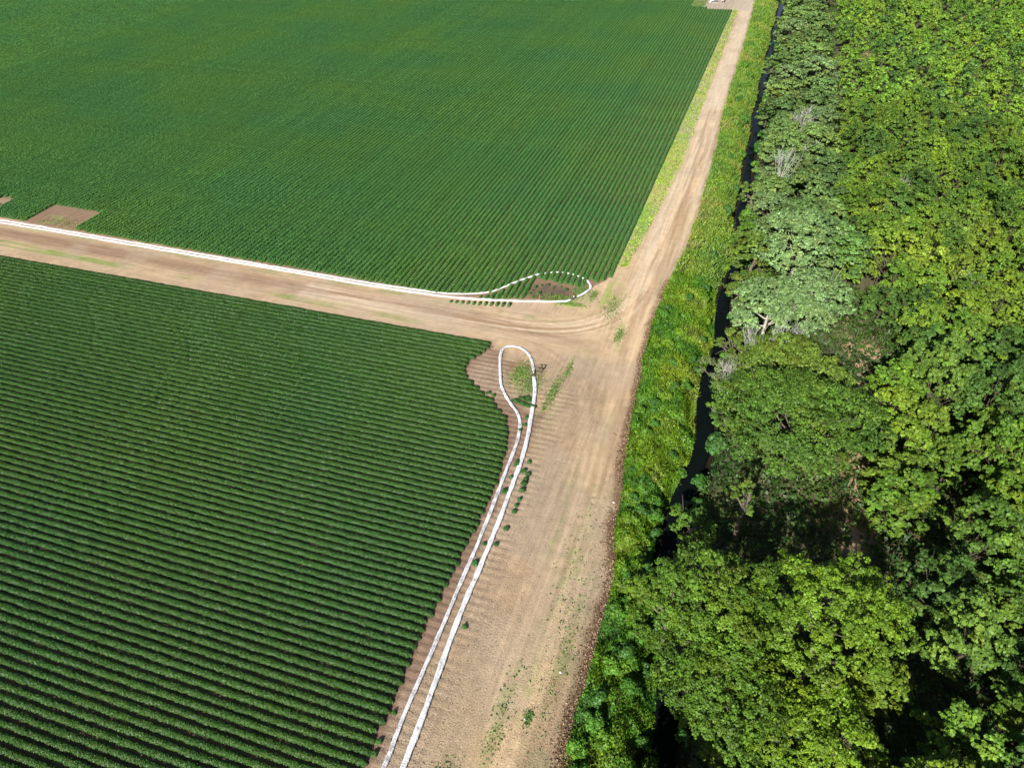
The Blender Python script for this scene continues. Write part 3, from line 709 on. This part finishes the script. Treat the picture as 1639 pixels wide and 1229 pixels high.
BARK = np.array([.075, .06, .045]); PALE = np.array([.36, .34, .29])
def trunk_mesh(name, seed, ctr, R, H, base, col=BARK, nl=9, rad=.28):
    r = np.random.default_rng(seed+5); acc = Acc()
    zf = base+(H-base)*.35
    pts = [(0, 0, -.3), (r.normal()*.1, r.normal()*.1, zf*.5), (r.normal()*.25, r.normal()*.25, zf)]
    tube(acc, pts, [rad*1.25, rad, rad*.8], col, 8)
    pick = r.permutation(len(ctr))[:nl]
    for q in pick:
        c = ctr[q]; st = np.array(pts[2])*(.55+.45*r.random()); mid = (st+c)/2+r.normal(size=3)*R*.06+np.array([0, 0, -.1*R])
        tube(acc, [st, st*.6+mid*.4+r.normal(size=3)*.05*R, mid, c*.95+np.array(pts[2])*.05], [rad*.55, rad*.42, rad*.3, rad*.10], col, 6)
        for _ in range(2):
            c2 = c+r.normal(size=3)*R*.16; tube(acc, [mid, (mid+c2)/2+r.normal(size=3)*.04*R, c2], [rad*.22, rad*.14, rad*.06], col, 4)
    return acc.mesh(name, M_bark, smooth=True)

def tree(name, x, y, z, parts, label, cat='tree', group=None, rz=0., sc=1.):
    e = empty(name, (x, y, z), rz, sc); tag(e, label, cat, group)
    link('trunk', parts[1], e); link('crown', parts[0], e)
    return e
def make_parts(seed, R, H, base, ncl, nleaf, leaf, col, mat=None, bark=BARK, rad=.26, **kw):
    mat = mat or M_tree
    cm, ctr = crown_mesh('crown', seed, R, H, base, ncl, nleaf, leaf, np.array(col), mat, **kw)
    return cm, trunk_mesh('trunk', seed, ctr, R, H, base, bark, rad=rad)
def gz_at(x, y): return float(ground_height(np.array(float(x)), np.array(float(y))))

YG = (.104, .188, .013); DG = (.070, .146, .018); MG = (.074, .150, .013); OL = (.080, .134, .018); SV = (.12, .205, .065)
BIG = [
 # x, y, R, H, base, clusters, leaves, leaf, colour, label, silvery
 (4.4, 40.2, 5.0, 15.6, 3, 95, 34000, .15, MG, 'bushy green tree at the upper left of the big clump near the bottom', 0),
 (13.4, 41.4, 6.0, 15.4, 3, 115, 42000, .15, YG, 'bright yellow green tree on the right of the big clump near the bottom', 0),
 (6.8, 34.2, 5.2, 11.0, 3, 95, 32000, .15, MG, 'leafy tree in the middle of the big clump near the bottom', 0),
 (13.6, 32.5, 5.0, 10, 2.5, 75, 25000, .15, YG, 'light green tree at the lower right of the big clump near the bottom', 0),
 (7.2, 26.6, 3.0, 5.5, 1.5, 50, 12000, .17, (.06, .13, .02), 'low shaded tree at the very bottom between ditch and clump', 0),
 (12.4, 26.4, 3.4, 7.6, 2.2, 50, 12000, .17, MG, 'small rounded green tree at the bottom edge of the clump', 0),
 (0.2, 42.4, 3.7, 10.6, 2.2, 55, 13000, .175, MG, 'green tree leaning over the ditch at the upper left corner of the big clump', 0),
 (10.3, 69.6, 7.7, 12.6, 4.0, 210, 46000, .18, DG, 'wide dark green tree spreading between ditch and sandy clearing', 0),
 (5.8, 56.6, 1.35, 9.0, 5.0, 18, 2200, .15, OL, 'small round sunlit tree alone inside the dark shaded hollow', 0),
 (9.2, 82.6, 6.2, 9.0, 2, 130, 26000, .21, OL, 'low olive green tree behind the wide dark green tree', 0),
 (5.8, 94.8, 5.0, 11.0, 3, 90, 19000, .23, SV, 'silvery green tree left of the sandy gap above the olive tree', 1),
 (11.6, 98.5, 5.4, 11.0, 3, 100, 21000, .23, SV, 'silvery leaved tree standing right of the other silvery one, nearer the gap', 1),
 (9.2, 113.5, 7.0, 13.2, 3, 140, 29000, .25, SV, 'largest silvery pale tree in the middle of the tree line', 1),
 (15.8, 114.0, 4.6, 11.5, 3, 65, 12000, .25, (.08, .165, .03), 'green tree pressed against the right side of the largest silvery tree', 1),
 (2.6, 114.5, 3.6, 9.0, 1.5, 50, 9000, .25, OL, 'small olive tree between the ditch and the largest silvery tree', 0),
 (2.6, 104.5, 3.0, 7.0, 1.0, 40, 7000, .24, OL, 'low dark bush-like tree over the ditch left of the silvery trees', 0),
 (1.9, 83.5, 2.9, 5.2, .6, 34, 6500, .19, (.09, .13, .05), 'greyish low tree leaning over the ditch beside the olive tree', 0),
 (2.1, 89.6, 2.6, 5.6, .8, 30, 5500, .19, OL, 'small olive tree leaning over the ditch below the left silvery tree', 0),
 (2.6, 75.0, 2.2, 4.2, .5, 26, 4200, .18, DG, 'low dark tree over the ditch at the left of the wide dark green tree', 0),
 (1.4, 55.2, 2.4, 4.4, .5, 28, 4600, .17, DG, 'low dark tree in the shaded hollow beside the ditch', 0),
 (1.6, 124.0, 3.2, 8.0, 1.0, 40, 7000, .26, MG, 'round green tree leaning over the ditch above the largest silvery tree', 0),
]
for k in range(4):       # low trees leaning across the far ditch
    BIG.append((float(ditch_c(142+46*k))+1.6, 142+46*k+3*math.sin(k*2.3), 2.7, 5.6, .6, 30, 3800, .27, (.085, .15, .03), 'low '+['dark', 'light', 'soft'][k % 3]+' green tree leaning over the ditch beside the tall bank grass', 0))
OUT = [(3.5, 17.5, 5.5, 12.5, 3, 70, 9000, .3, MG), (22, 19, 5, 11, 3, 70, 9000, .3, MG), (12.5, 15.5, 4.5, 11, 3, 60, 8000, .3, MG)]
for x, y, R, H, b, nc, nl, lf, colr in OUT:
    tree('tree', x, y, 0, make_parts(int(x*31+y*7), R, H, b, nc, nl, lf, colr), 'tall green tree standing just below the bottom edge of the view', group='trees of the tree line')
for x, y, R, H, b, nc, nl, lf, colr, lb, sv in BIG:
    pr = make_parts(int(x*31+y*7), R, H, b, nc, nl, lf, colr, M_silver if sv else M_tree, bark=PALE if sv else np.array([.12, .10, .08]), crad=.165 if nc > 180 else (.175 if nc > 100 else .205))
    tree('tree', x, y, gz_at(x, y) if x > 3.2 else gz_at(3.2, y), pr, lb, group='trees of the tree line')
LINEV = [make_parts(900+i, 4.2, 9.2, 1.5, 80, 13000, .25, c, crad=.2) for i, c in enumerate([(.112, .180, .066), (.092, .162, .044), (.120, .198, .050), (.080, .146, .040)])]
LINE = [(3.0, 131, 1.0), (10.5, 128.5, 1.05), (13.6, 134.8, .8), (2.8, 139.5, .95), (11, 140.5, 1.1), (3.4, 149.5, 1.0), (11.4, 151.5, 1.1), (3.2, 160.5, 1.0), (11, 163, 1.1), (3.6, 172, 1.0), (11.2, 175.5, 1.1), (2.8, 184, 1.0),
        (10, 187.5, 1.1), (2.8, 196.5, 1.0), (10.4, 200.5, 1.15), (2.4, 209.5, 1.0), (9.6, 214, 1.2), (4.0, 224, 1.1), (9.8, 229, 1.2), (3.0, 239, 1.1), (9.0, 245, 1.2), (2.6, 255, 1.1), (8.6, 262, 1.25), (2.0, 272, 1.15), (8.4, 280, 1.2), (2, 290, 1.15), (8.3, 299, 1.2), (1.5, 309, 1.2), (8, 318, 1.2), (1.5, 330, 1.2)]
for k, (x, y, s_) in enumerate(LINE):
    v = (k*3+k//4) % 4
    near = y < 200
    lb = ('leafy tree of the narrow line beside the ditch, '+['soft grey green', 'mid green', 'light yellow green', 'dark green'][v]+(', above the silvery trees' if near else ', far up the ditch'))
    tree('tree', x+(1.3 if x < 6 else .3)+rng.normal()*.3, y, gz_at(max(x, 3.2), y), LINEV[v], lb, group='trees of the tree line', rz=rng.random()*TAU, sc=s_*(.93+.12*rng.random()))

# woodland on the right
WV_ = []
wc_ = [(.104, .190, .019), (.090, .172, .019), (.120, .202, .019), (.070, .142, .017), (.096, .172, .025), (.118, .186, .019), (.084, .166, .017), (.056, .120, .021)]
for i, c in enumerate(wc_): WV_.append(make_parts(700+i, 2.35, 8.0, .8, 50, 10000, .16, c, rad=.10, crad=.21, flat=1.0))
wlab = ['bright fresh green', 'mid green', 'bright yellow green', 'darker green', 'soft green', 'yellowish green', 'leafy green', 'dark bluish green']
def xmax(y): return np.interp(y, [20, 39, 55, 99, 355], [30, 33, 36, 43.5, 87.5])+5
forest = []
gr = np.random.default_rng(77)
y = 24.0
while y < 372:
    sp = 5.9 if y < 66 else (5.0 if y < 110 else 4.2)
    x = 18.0+gr.random()*1.2 if y > 112 else 21.5+gr.random()*1.5
    if y < 56: x = 18.5+gr.random()*1.5
    if y > 130: x = 17.6+gr.random()*1.2
    while x < xmax(y):
        px_, py_ = x+gr.normal()*.8, y+gr.normal()*.8
        ok = True
        for qx, qy, qa, qb in [(36, 84.2, 6.0, 1.9), (28, 83, 3.5, 1.2), (20.5, 61.5, 2.2, 3.6), (21.6, 92, 2.6, 9), (24.5, 57, 1.6, 2.4), (21.5, 47, 2.2, 3.5), (28.5, 49.5, 2.0, 2.2), (44, 86, 3, 1.3), (18.8, 56, 3.4, 7.5), (24, 43, 2.6, 3.4), (30.5, 60.5, 2.2, 2), (27, 69, 2.4, 1.8)]:
            if ((px_-qx)/qa)**2+((py_-qy)/qb)**2 < 1: ok = False
        if gr.random() < (.10 if py_ < 112 else .07): ok = False
        if ok: forest.append((px_, py_, gr.random()))
        x += sp
    y += sp*.93
fd = sorted(forest, key=lambda p: p[0]**2+p[1]**2)
NIND = 300-len(BIG)-len(LINE)
for k, (x, y, u) in enumerate(fd[:NIND]):
    v = int(gr.integers(8))
    s_ = (.95+.5*gr.random()) if y < 115 else (.85+.3*gr.random())
    zone_ = 'near the bottom right' if y < 62 else ('around the small clearings' if y < 112 else 'in the dense wood above the clearings')
    e = tree('tree', x, y, 0, WV_[v], 'young '+wlab[v]+' tree crowded among others '+zone_, group='young trees of the woodland', rz=gr.random()*TAU, sc=s_)
    e.scale = (s_*(.9+.25*gr.random()), s_*(.9+.25*gr.random()), s_*(.8+.45*gr.random()))
acc = Acc()
for (x, y, u) in fd[NIND:]:
    r = np.random.default_rng(int(u*1e6)); R = 2.0*(.85+.35*r.random()); H = 7.2*(.75+.5*r.random())
    ncl = 22; n = 500
    a = r.random(ncl)*TAU; el = np.arcsin(r.random(ncl)**.8)
    ct = np.stack([np.cos(a)*np.cos(el)*R*.8, np.sin(a)*np.cos(el)*R*.8, H*(.45+.5*np.sin(el))], -1)
    idx = r.integers(0, ncl, n); dv = unit(r.normal(size=(n, 3))); dv[:, 2] = np.abs(dv[:, 2])-.2
    P = ct[idx]+dv*(.5+.5*r.random((n, 1)))*R*.30+np.array([x, y, 0])
    c = np.array(wc_[int(r.integers(8))])*(.82+.4*r.random())
    if r.random() < .015: c = np.array([.13, .12, .05])
    cv = c*(1+.18*r.normal(size=(ncl, 1)))[idx]*(1+.18*r.normal(size=(n, 1)))
    leaves(acc, P, dv+unit(ct-np.array([0, 0, 2]))[idx]*.4+r.normal(size=(n, 3))*.5+np.array([0, 0, .3]), .34*(.6+.8*r.random(n)), np.clip(cv, .004, .9), r=r)
tag(link('forest', acc.mesh('forest', M_tree)), 'far dense young woodland at the upper right', kind='stuff')

# bare grey snags
def snag_mesh(name, seed, H, spread, n=22, rad=.07, col=(.40, .38, .36)):
    r = np.random.default_rng(seed); acc = Acc(); col = np.array(col)
    top = np.array([r.normal()*.3, r.normal()*.3, H*.45])
    tube(acc, [(0, 0, -.3), top*.5, top], [rad*1.3, rad, rad*.8], col, 6)
    for k in range(n):
        a = r.random()*TAU; u = .35+.65*r.random(); end = np.array([math.cos(a)*spread*u, math.sin(a)*spread*u, H*(.7+.35*r.random())])
        st = top*(.6+.4*r.random()); mid = (st+end)/2+r.normal(size=3)*.15*spread*.5
        tube(acc, [st, mid, end], [rad*.5, rad*.36, rad*.14], col, 5)
        for q in range(7):
            f = .35+.6*r.random(); p0 = mid*(1-f)+end*f; e2 = p0+r.normal(size=3)*spread*.22+np.array([0, 0, .12*H])
            tube(acc, [p0, (p0+e2)/2+r.normal(size=3)*.05, e2], [rad*.24, rad*.16, rad*.07], col, 4)
    return acc.mesh(name, M_bark, True)
SN = [snag_mesh('branches', 500+i, 1.0*7, 2.6, 15) for i in range(3)]
SNB = [snag_mesh('branches', 520, 5, 1.8, 20, .07, (.30, .20, .14))]
for x, y, z, s_, me, lb in [
    (5.2, 144.3, 2.2, 1.25, SN[0], 'bare pale grey dead branches rising from the tree line below the blue water glint'),
    (7.8, 172.0, 1.6, 1.3, SN[1], 'bleached bare branches fanning out of the tree line higher up'),
    (2.3, 79.8, 0.2, 1.0, SN[2], 'bare grey dead shrub leaning over the ditch beside the olive tree'),
    (4.6, 85.8, 1.0, 1.05, SN[0], 'tangle of dead grey twigs between the olive tree and the silvery tree'),
    (8.3, 90.0, 1.8, .95, SN[1], 'dead grey branches under the front of the silvery tree'),
    (34.7, 113.5, 0.8, .95, SN[2], 'bare grey dead tree among the young trees at the right'),
    (31.6, 76.0, 0, 1.0, SNB[0], 'dry brown leafless sapling below the small clearing in the wood'),
    (10.3, 158.0, 2.0, 1.0, SN[2], 'thin grey snag on the woodland side of the tree line'),
    (26.5, 147.5, .2, .95, SN[0], 'dark grey leafless tree in the wood above the clearings')]:
    e = empty('dead_tree', (x, y, z), rng.random()*TAU, s_); tag(e, lb, 'dead tree')
    link('branches', me, e)

# ------------------------------------------------------------------ bank vegetation
def scatter_weeds(name, pts, hmax, leaf, palette, blades=.3, seed=1, mat=None, label='', clump=1.0):
    """low leafy cover: leaves at random heights over the ground, taller in clumps"""
    r = np.random.default_rng(seed); x, y = pts[:, 0], pts[:, 1]; n = len(pts)
    g = ground_height(x, y)
    hn = fbm(x*.55, y*.55, 131+seed, 3); hn2 = noise(x*1.6, y*1.6, 141+seed)
    top = hmax*np.clip((hn-.22)*1.9*clump, .10, 1.25)*(.65+.5*hn2)
    top = top*np.clip((x-road_right(y)+.35)/1.2, .15, 1)
    u = r.random(n)**.45
    P = np.stack([x, y, g+top*u+.03], -1)
    gx = fbm((x+.3)*.55, y*.55, 131+seed, 3)-hn; gy = fbm(x*.55, (y+.3)*.55, 131+seed, 3)-hn
    Nn = np.stack([-gx*9*hmax, -gy*9*hmax, np.ones(n)], -1)+r.normal(size=(n, 3))*.55
    pal = np.array(palette); sel = np.clip((fbm(x*.22, y*.22, 151+seed, 3)*1.6-.3+r.normal(size=n)*.10)*len(pal), 0, len(pal)-1e-3).astype(int)
    cv = pal[sel]*(1+.22*r.normal(size=(n, 1)))
    acc = Acc(); isb = r.random(n) < blades
    S = leaf*(.6+.8*r.random(n))
    leaves(acc, P[~isb], Nn[~isb], S[~isb], np.clip(cv, .004, .9)[~isb], r=r)
    nb = isb.sum()
    if nb:
        dirv = unit(r.normal(size=(nb, 3))*np.array([.5, .5, .2])+np.array([0, 0, 1.0]))
        sd = unit(np.cross(dirv, r.normal(size=(nb, 3)))); b0 = P[isb]; Lb = (leaf*2.6*(.6+.8*r.random(nb)))[:, None]; wb = leaf*.17
        Vv = np.stack([b0-sd*wb, b0+sd*wb, b0+sd*wb*.3+dirv*Lb, b0-sd*wb*.3+dirv*Lb], 1).reshape(-1, 3)
        acc.add(Vv, np.arange(4*nb).reshape(nb, 4), np.repeat(np.clip(cv[isb]*np.array([1.2, 1.1, 1.0]), .004, .9), 4, 0))
    tag(link(name, acc.mesh(name, mat or M_weed)), label, kind='stuff')

def strip(n, y0, y1, lo, hi, r, bias=0):
    y = y0+(y1-y0)*r.random(n); a = lo(y); b = hi(y)
    return np.stack([a+(b-a)*r.random(n), y], -1)
r = np.random.default_rng(5)
pal_near = [(.045, .13, .018), (.055, .16, .014), (.085, .20, .012), (.11, .215, .012), (.15, .235, .014), (.15, .215, .03)]
pal_far = [(.082, .165, .03), (.10, .20, .028), (.115, .215, .028), (.13, .22, .03), (.15, .225, .035), (.18, .21, .06)]
scatter_weeds('bank_weeds', strip(56000, 14, 62, lambda y: road_right(y)+.1, lambda y: ditch_c(y)-np.interp(y, [14, 40, 48, 60, 62], [.35, .5, 1.5, 1.5, 1.1])-.5*(noise(y*.5, y*0, 231)-.3), r), 1.5, .16, pal_near, .15, 1, label='leafy weeds and vines on the near bank between road and ditch')
scatter_weeds('bank_weeds', strip(52000, 62, 112, lambda y: road_right(y)+.1, lambda y: ditch_c(y)-1.1-.5*(noise(y*.5, y*0, 231)-.3), r), 1.3, .18, pal_near[1:], .25, 2, label='yellow green weeds on the bank beside the road junction')
scatter_weeds('tall_grass', strip(62000, 112, 335, lambda y: road_right(y)+.1, lambda y: ditch_c(y)-1.5, r), 1.3, .28, pal_far, .55, 3, label='bright tall grass on the bank beside the north track')
# understory between ditch and wood
scatter_weeds('undergrowth', strip(30000, 14, 112, lambda y: ditch_c(y)+1.7, lambda y: 0*y+24, r)[lambda P: ~((np.abs(P[:, 0]-19.3) < 2.2) & (P[:, 1] > 56) & (P[:, 1] < 108))] if False else
              (lambda P: P[~((np.abs(P[:, 0]-18.9-(P[:, 1]-60)*.05) < 1.9) & (P[:, 1] > 57) & (P[:, 1] < 106) & (fbm(P[:, 0]*.2, P[:, 1]*.1, 41, 3) > .52))])(strip(76000, 14, 116, lambda y: ditch_c(y)+1.7, lambda y: 0*y+40, r)),
              1.5, .30, [(.026, .062, .012), (.034, .074, .012), (.042, .088, .012), (.060, .095, .02)], .1, 4, label='shade-darkened green undergrowth below the trees right of the ditch', clump=1.25)  # leaf colours darkened to deepen the shade under the trees
scatter_weeds('undergrowth', strip(14000, 112, 330, lambda y: ditch_c(y)+1.7, lambda y: 0*y+17, r), 1.3, .42, [(.04, .085, .02), (.06, .12, .02)], .1, 5, label='undergrowth below the far part of the tree line')

# shrubs one can tell apart on the near bank
def shrub_mesh(seed, n, leaf, col, R=1.0, H=1.4):
    r = np.random.default_rng(seed); acc = Acc(); ncl = 12
    a = r.random(ncl)*TAU; el = np.arcsin(r.random(ncl)); ct = np.stack([np.cos(a)*np.cos(el)*R*.65, np.sin(a)*np.cos(el)*R*.65, H*(.25+.55*np.sin(el))], -1)
    idx = r.integers(0, ncl, n); dv = unit(r.normal(size=(n, 3))); dv[:, 2] = np.abs(dv[:, 2])-.25
    P = ct[idx]+dv*(.5+.5*r.random((n, 1)))*R*.42
    cv = np.array(col)*(1+.15*r.normal(size=(ncl, 1)))[idx]*(1+.2*r.normal(size=(n, 1)))
    leaves(acc, P, dv+r.normal(size=(n, 3))*.45+np.array([0, 0, .4]), leaf*(.6+.8*r.random(n)), np.clip(cv, .004, .9), r=r)
    st = Acc()
    for k in range(6): tube(st, [(0, 0, -.2), ct[k]*.5, ct[k]], [.035, .025, .01], BARK, 4)
    return acc.mesh('foliage', M_weed), st.mesh('stem', M_bark)
SHC = [(.042, .12, .018), (.058, .155, .017), (.085, .19, .016), (.13, .225, .015), (.045, .115, .022)]
SHL = ['dark green', 'fresh green', 'light green', 'yellow green', 'deep green']
SHV = [shrub_mesh(600+i, 1100, .14, c) for i, c in enumerate(SHC)]
r = np.random.default_rng(12)
for k in range(64):
    y = 20+92*(k+r.random())/64
    a = float(road_right(y))+.7; b = float(ditch_c(y))-1.6; u = r.random()
    x = a+(b-a)*u; v = int(r.integers(5)) if y > 58 else int(r.choice([0, 1, 1, 2, 4]))
    e = empty('shrub', (x, y, gz_at(x, y)+.1), r.random()*TAU, (.6+.6*r.random())*(1.1 if y < 60 else .85))
    tag(e, 'leafy '+SHL[v]+' shrub on the '+('road' if u < .4 else ('ditch' if u > .7 else 'middle'))+' side of the bank '+('near the bottom' if y < 45 else ('below the junction' if y < 75 else 'by the junction')), 'shrub', 'shrubs on the ditch bank')
    link('foliage', SHV[v][0], e); link('stem', SHV[v][1], e)
for k in range(34):
    y = 115+185*(k+r.random())/34; a = float(road_right(y))+1.2; b = float(ditch_c(y))-1.2; x = a+(b-a)*r.random(); v = int(r.choice([1, 2, 3, 4]))
    e = empty('shrub', (x, y, gz_at(x, y)+.1), r.random()*TAU, .8+.7*r.random())
    tag(e, SHL[v]+' bush in the tall bright grass beside the north track', 'shrub', 'bushes in the bank grass')
    link('foliage', SHV[v][0], e); link('stem', SHV[v][1], e)

for k in range(64):
    y = (22+100*(k+r.random())/26) if k < 26 else (122+190*(k-26+r.random())/38); x = float(ditch_c(y))+1.5+.9*r.random(); v = int(r.choice([0, 0, 2, 4]))
    e = empty('shrub', (x, y, gz_at(x, y)+.1), r.random()*TAU, 1.0+.8*r.random())
    tag(e, SHL[v]+' bush on the wood side of the ditch '+('near the bottom' if y < 50 else ('beside the shaded hollow' if y < 75 else 'by the olive and silvery trees' if y < 122 else 'far up the tree line')), 'shrub', 'bushes on the wood side of the ditch')
    link('foliage', SHV[v][0], e); link('stem', SHV[v][1], e)

# dry brown brush along the cut edge of the road
r = np.random.default_rng(21); n = 15000
yb = 14+96*r.random(n)**1.15; pr_ = fbm(yb*.12, yb*0+3, 161, 3)+.12*(yb < 60); k_ = (pr_ > .42) | (r.random(n) < .25)
yb = yb[k_]; n = len(yb); xb = road_right(yb)-.05+r.normal(size=n)*np.where(yb < 70, .50, .28)
P = np.stack([xb, yb, ground_height(xb, yb)+.04+.30*r.random(n)**2*np.clip((xb-road_right(yb))*2+.7, .2, 1)], -1)
acc = Acc(); pal = np.array([(.13, .08, .05), (.20, .125, .075), (.08, .05, .035), (.30, .22, .14)])
leaves(acc, P, r.normal(size=(n, 3))*.8+np.array([0, 0, .6]), .10*(.5+r.random(n)), pal[r.integers(0, 4, n)]*(1+.15*r.normal(size=(n, 1))), asp=2.2, r=r)
tag(link('dry_brush', acc.mesh('dry_brush', M_bark)), 'dry brown cut brush along the right edge of the dirt road', kind='stuff')

# clods and stubble on the near road and furrow ends
r = np.random.default_rng(31); n = 15000
yb = 14+70*r.random(n)**1.1; xb = -21.6+(road_right(yb)+21.4)*r.random(n)
way_ = np.exp(-((xb+12.0-.02*(yb-60))/1.7)**2); k_ = r.random(n) > way_*.85; xb, yb = xb[k_], yb[k_]; n = len(xb)
P = np.stack([xb, yb, np.full(n, .035)], -1)
acc = Acc(); pal = np.array([(.34, .26, .17), (.27, .20, .13), (.40, .32, .21), (.20, .15, .10), (.20, .23, .08)])
leaves(acc, P, r.normal(size=(n, 3))*.45+np.array([0, -.1, .8]), .07*(.5+r.random(n)), pal[r.choice(5, n, p=[.33, .27, .2, .12, .08])]*(1+.12*r.normal(size=(n, 1))), asp=1.6, r=r)
tag(link('stubble', acc.mesh('stubble', M_bark)), 'short dry stubble and clods on the near part of the dirt road', kind='stuff')

# green tufts of grass on the tracks
r = np.random.default_rng(41); acc = Acc()
for gx_, gy_, rx, ry, m in [(-21.0, 74.5, .5, 3.0, 700), (-20.2, 80.5, .3, 2.0, 250), (-15.0, 91.3, .5, 2.0, 350), (-24.4, 75.6, 1.0, 2.2, 800), (-26.6, 77.5, .9, 2.0, 900), (-15.3, 22.3, .7, 1.1, 500), (-12.4, 29, .7, 4, 200),
                             (-25.2, 97.6, 2.0, .5, 700), (-23.9, 101.6, .7, 1.4, 700), (-26.5, 99.0, 1.4, .4, 500), (-30, 98.2, 3, .9, 260), (-21.6, 101.2, .5, 1.4, 300), (-8.6, 37, .8, 7, 240), (-10.8, 50, 1.2, 8, 160), (-17.8, 98.5, 1.0, 3.2, 500), (-34, 320, 3.0, 5, 1500), (-130.5, 95.8, 3.2, 1.2, 300), (-10.0, 29.8, .3, .6, 160)]:
    x = gx_+r.normal(size=m)*rx*.8; y = gy_+r.normal(size=m)*ry*.7
    P = np.stack([x, y, .03+.10*r.random(m)], -1)
    leaves(acc, P, r.normal(size=(m, 3))*.6+np.array([0, 0, .6]), .12*(.6+.8*r.random(m)), np.clip(np.array([.12, .20, .045])*(1+.25*r.normal(size=(m, 1))), .01, 1), asp=2, r=r)
m = 3800; y = 112+200*r.random(m)**1.2; gwv = np.interp(y, [95, 115, 135, 165, 200, 240, 300, 330], [.8, 1.6, 2.8, 4.1, 3.2, 2.7, 2.0, 1.4])
P = np.stack([-19.7+gwv*r.random(m), y, .05+.1*r.random(m)], -1)
leaves(acc, P, r.normal(size=(m, 3))*.5+np.array([0, 0, .8]), .22*(.6+.8*r.random(m)), np.clip(np.array([.22, .34, .035])*(1+.2*r.normal(size=(m, 1))), .01, 1), asp=2, r=r)
# seedlings in the wet hollow and furrows
tag(link('grass', acc.mesh('grass', M_weed)), 'patches of short green grass on the tracks', kind='stuff')

# pale scraps lying about
M_scrap = plain_mat('pale_scrap', (.8, .8, .8), rough=.6)
for x, y, lb in [(-8.3, 57.5, 'tiny pale scrap on the road edge below the junction'), (-8.4, 34.9, 'tiny white scrap on the greyer lower part of the road'), (-10.2, 29.5, 'tiny pale scrap at the bottom of the road near the brush')]:
    acc = Acc(); leaves(acc, np.array([[0, 0, .05], [.08, .03, .06], [-.05, .06, .04]]), np.array([[.1, .2, 1], [.5, 0, 1], [0, -.4, 1.]]), .16, np.array([.8, .8, .8]))
    tag(link('paper_scrap', acc.mesh('paper_scrap', M_scrap), loc=(x, y, 0)), lb, 'scrap')
print('objects', len(bpy.data.objects), 'tris(unique)', sum(len(m.polygons) for m in bpy.data.meshes)*2)
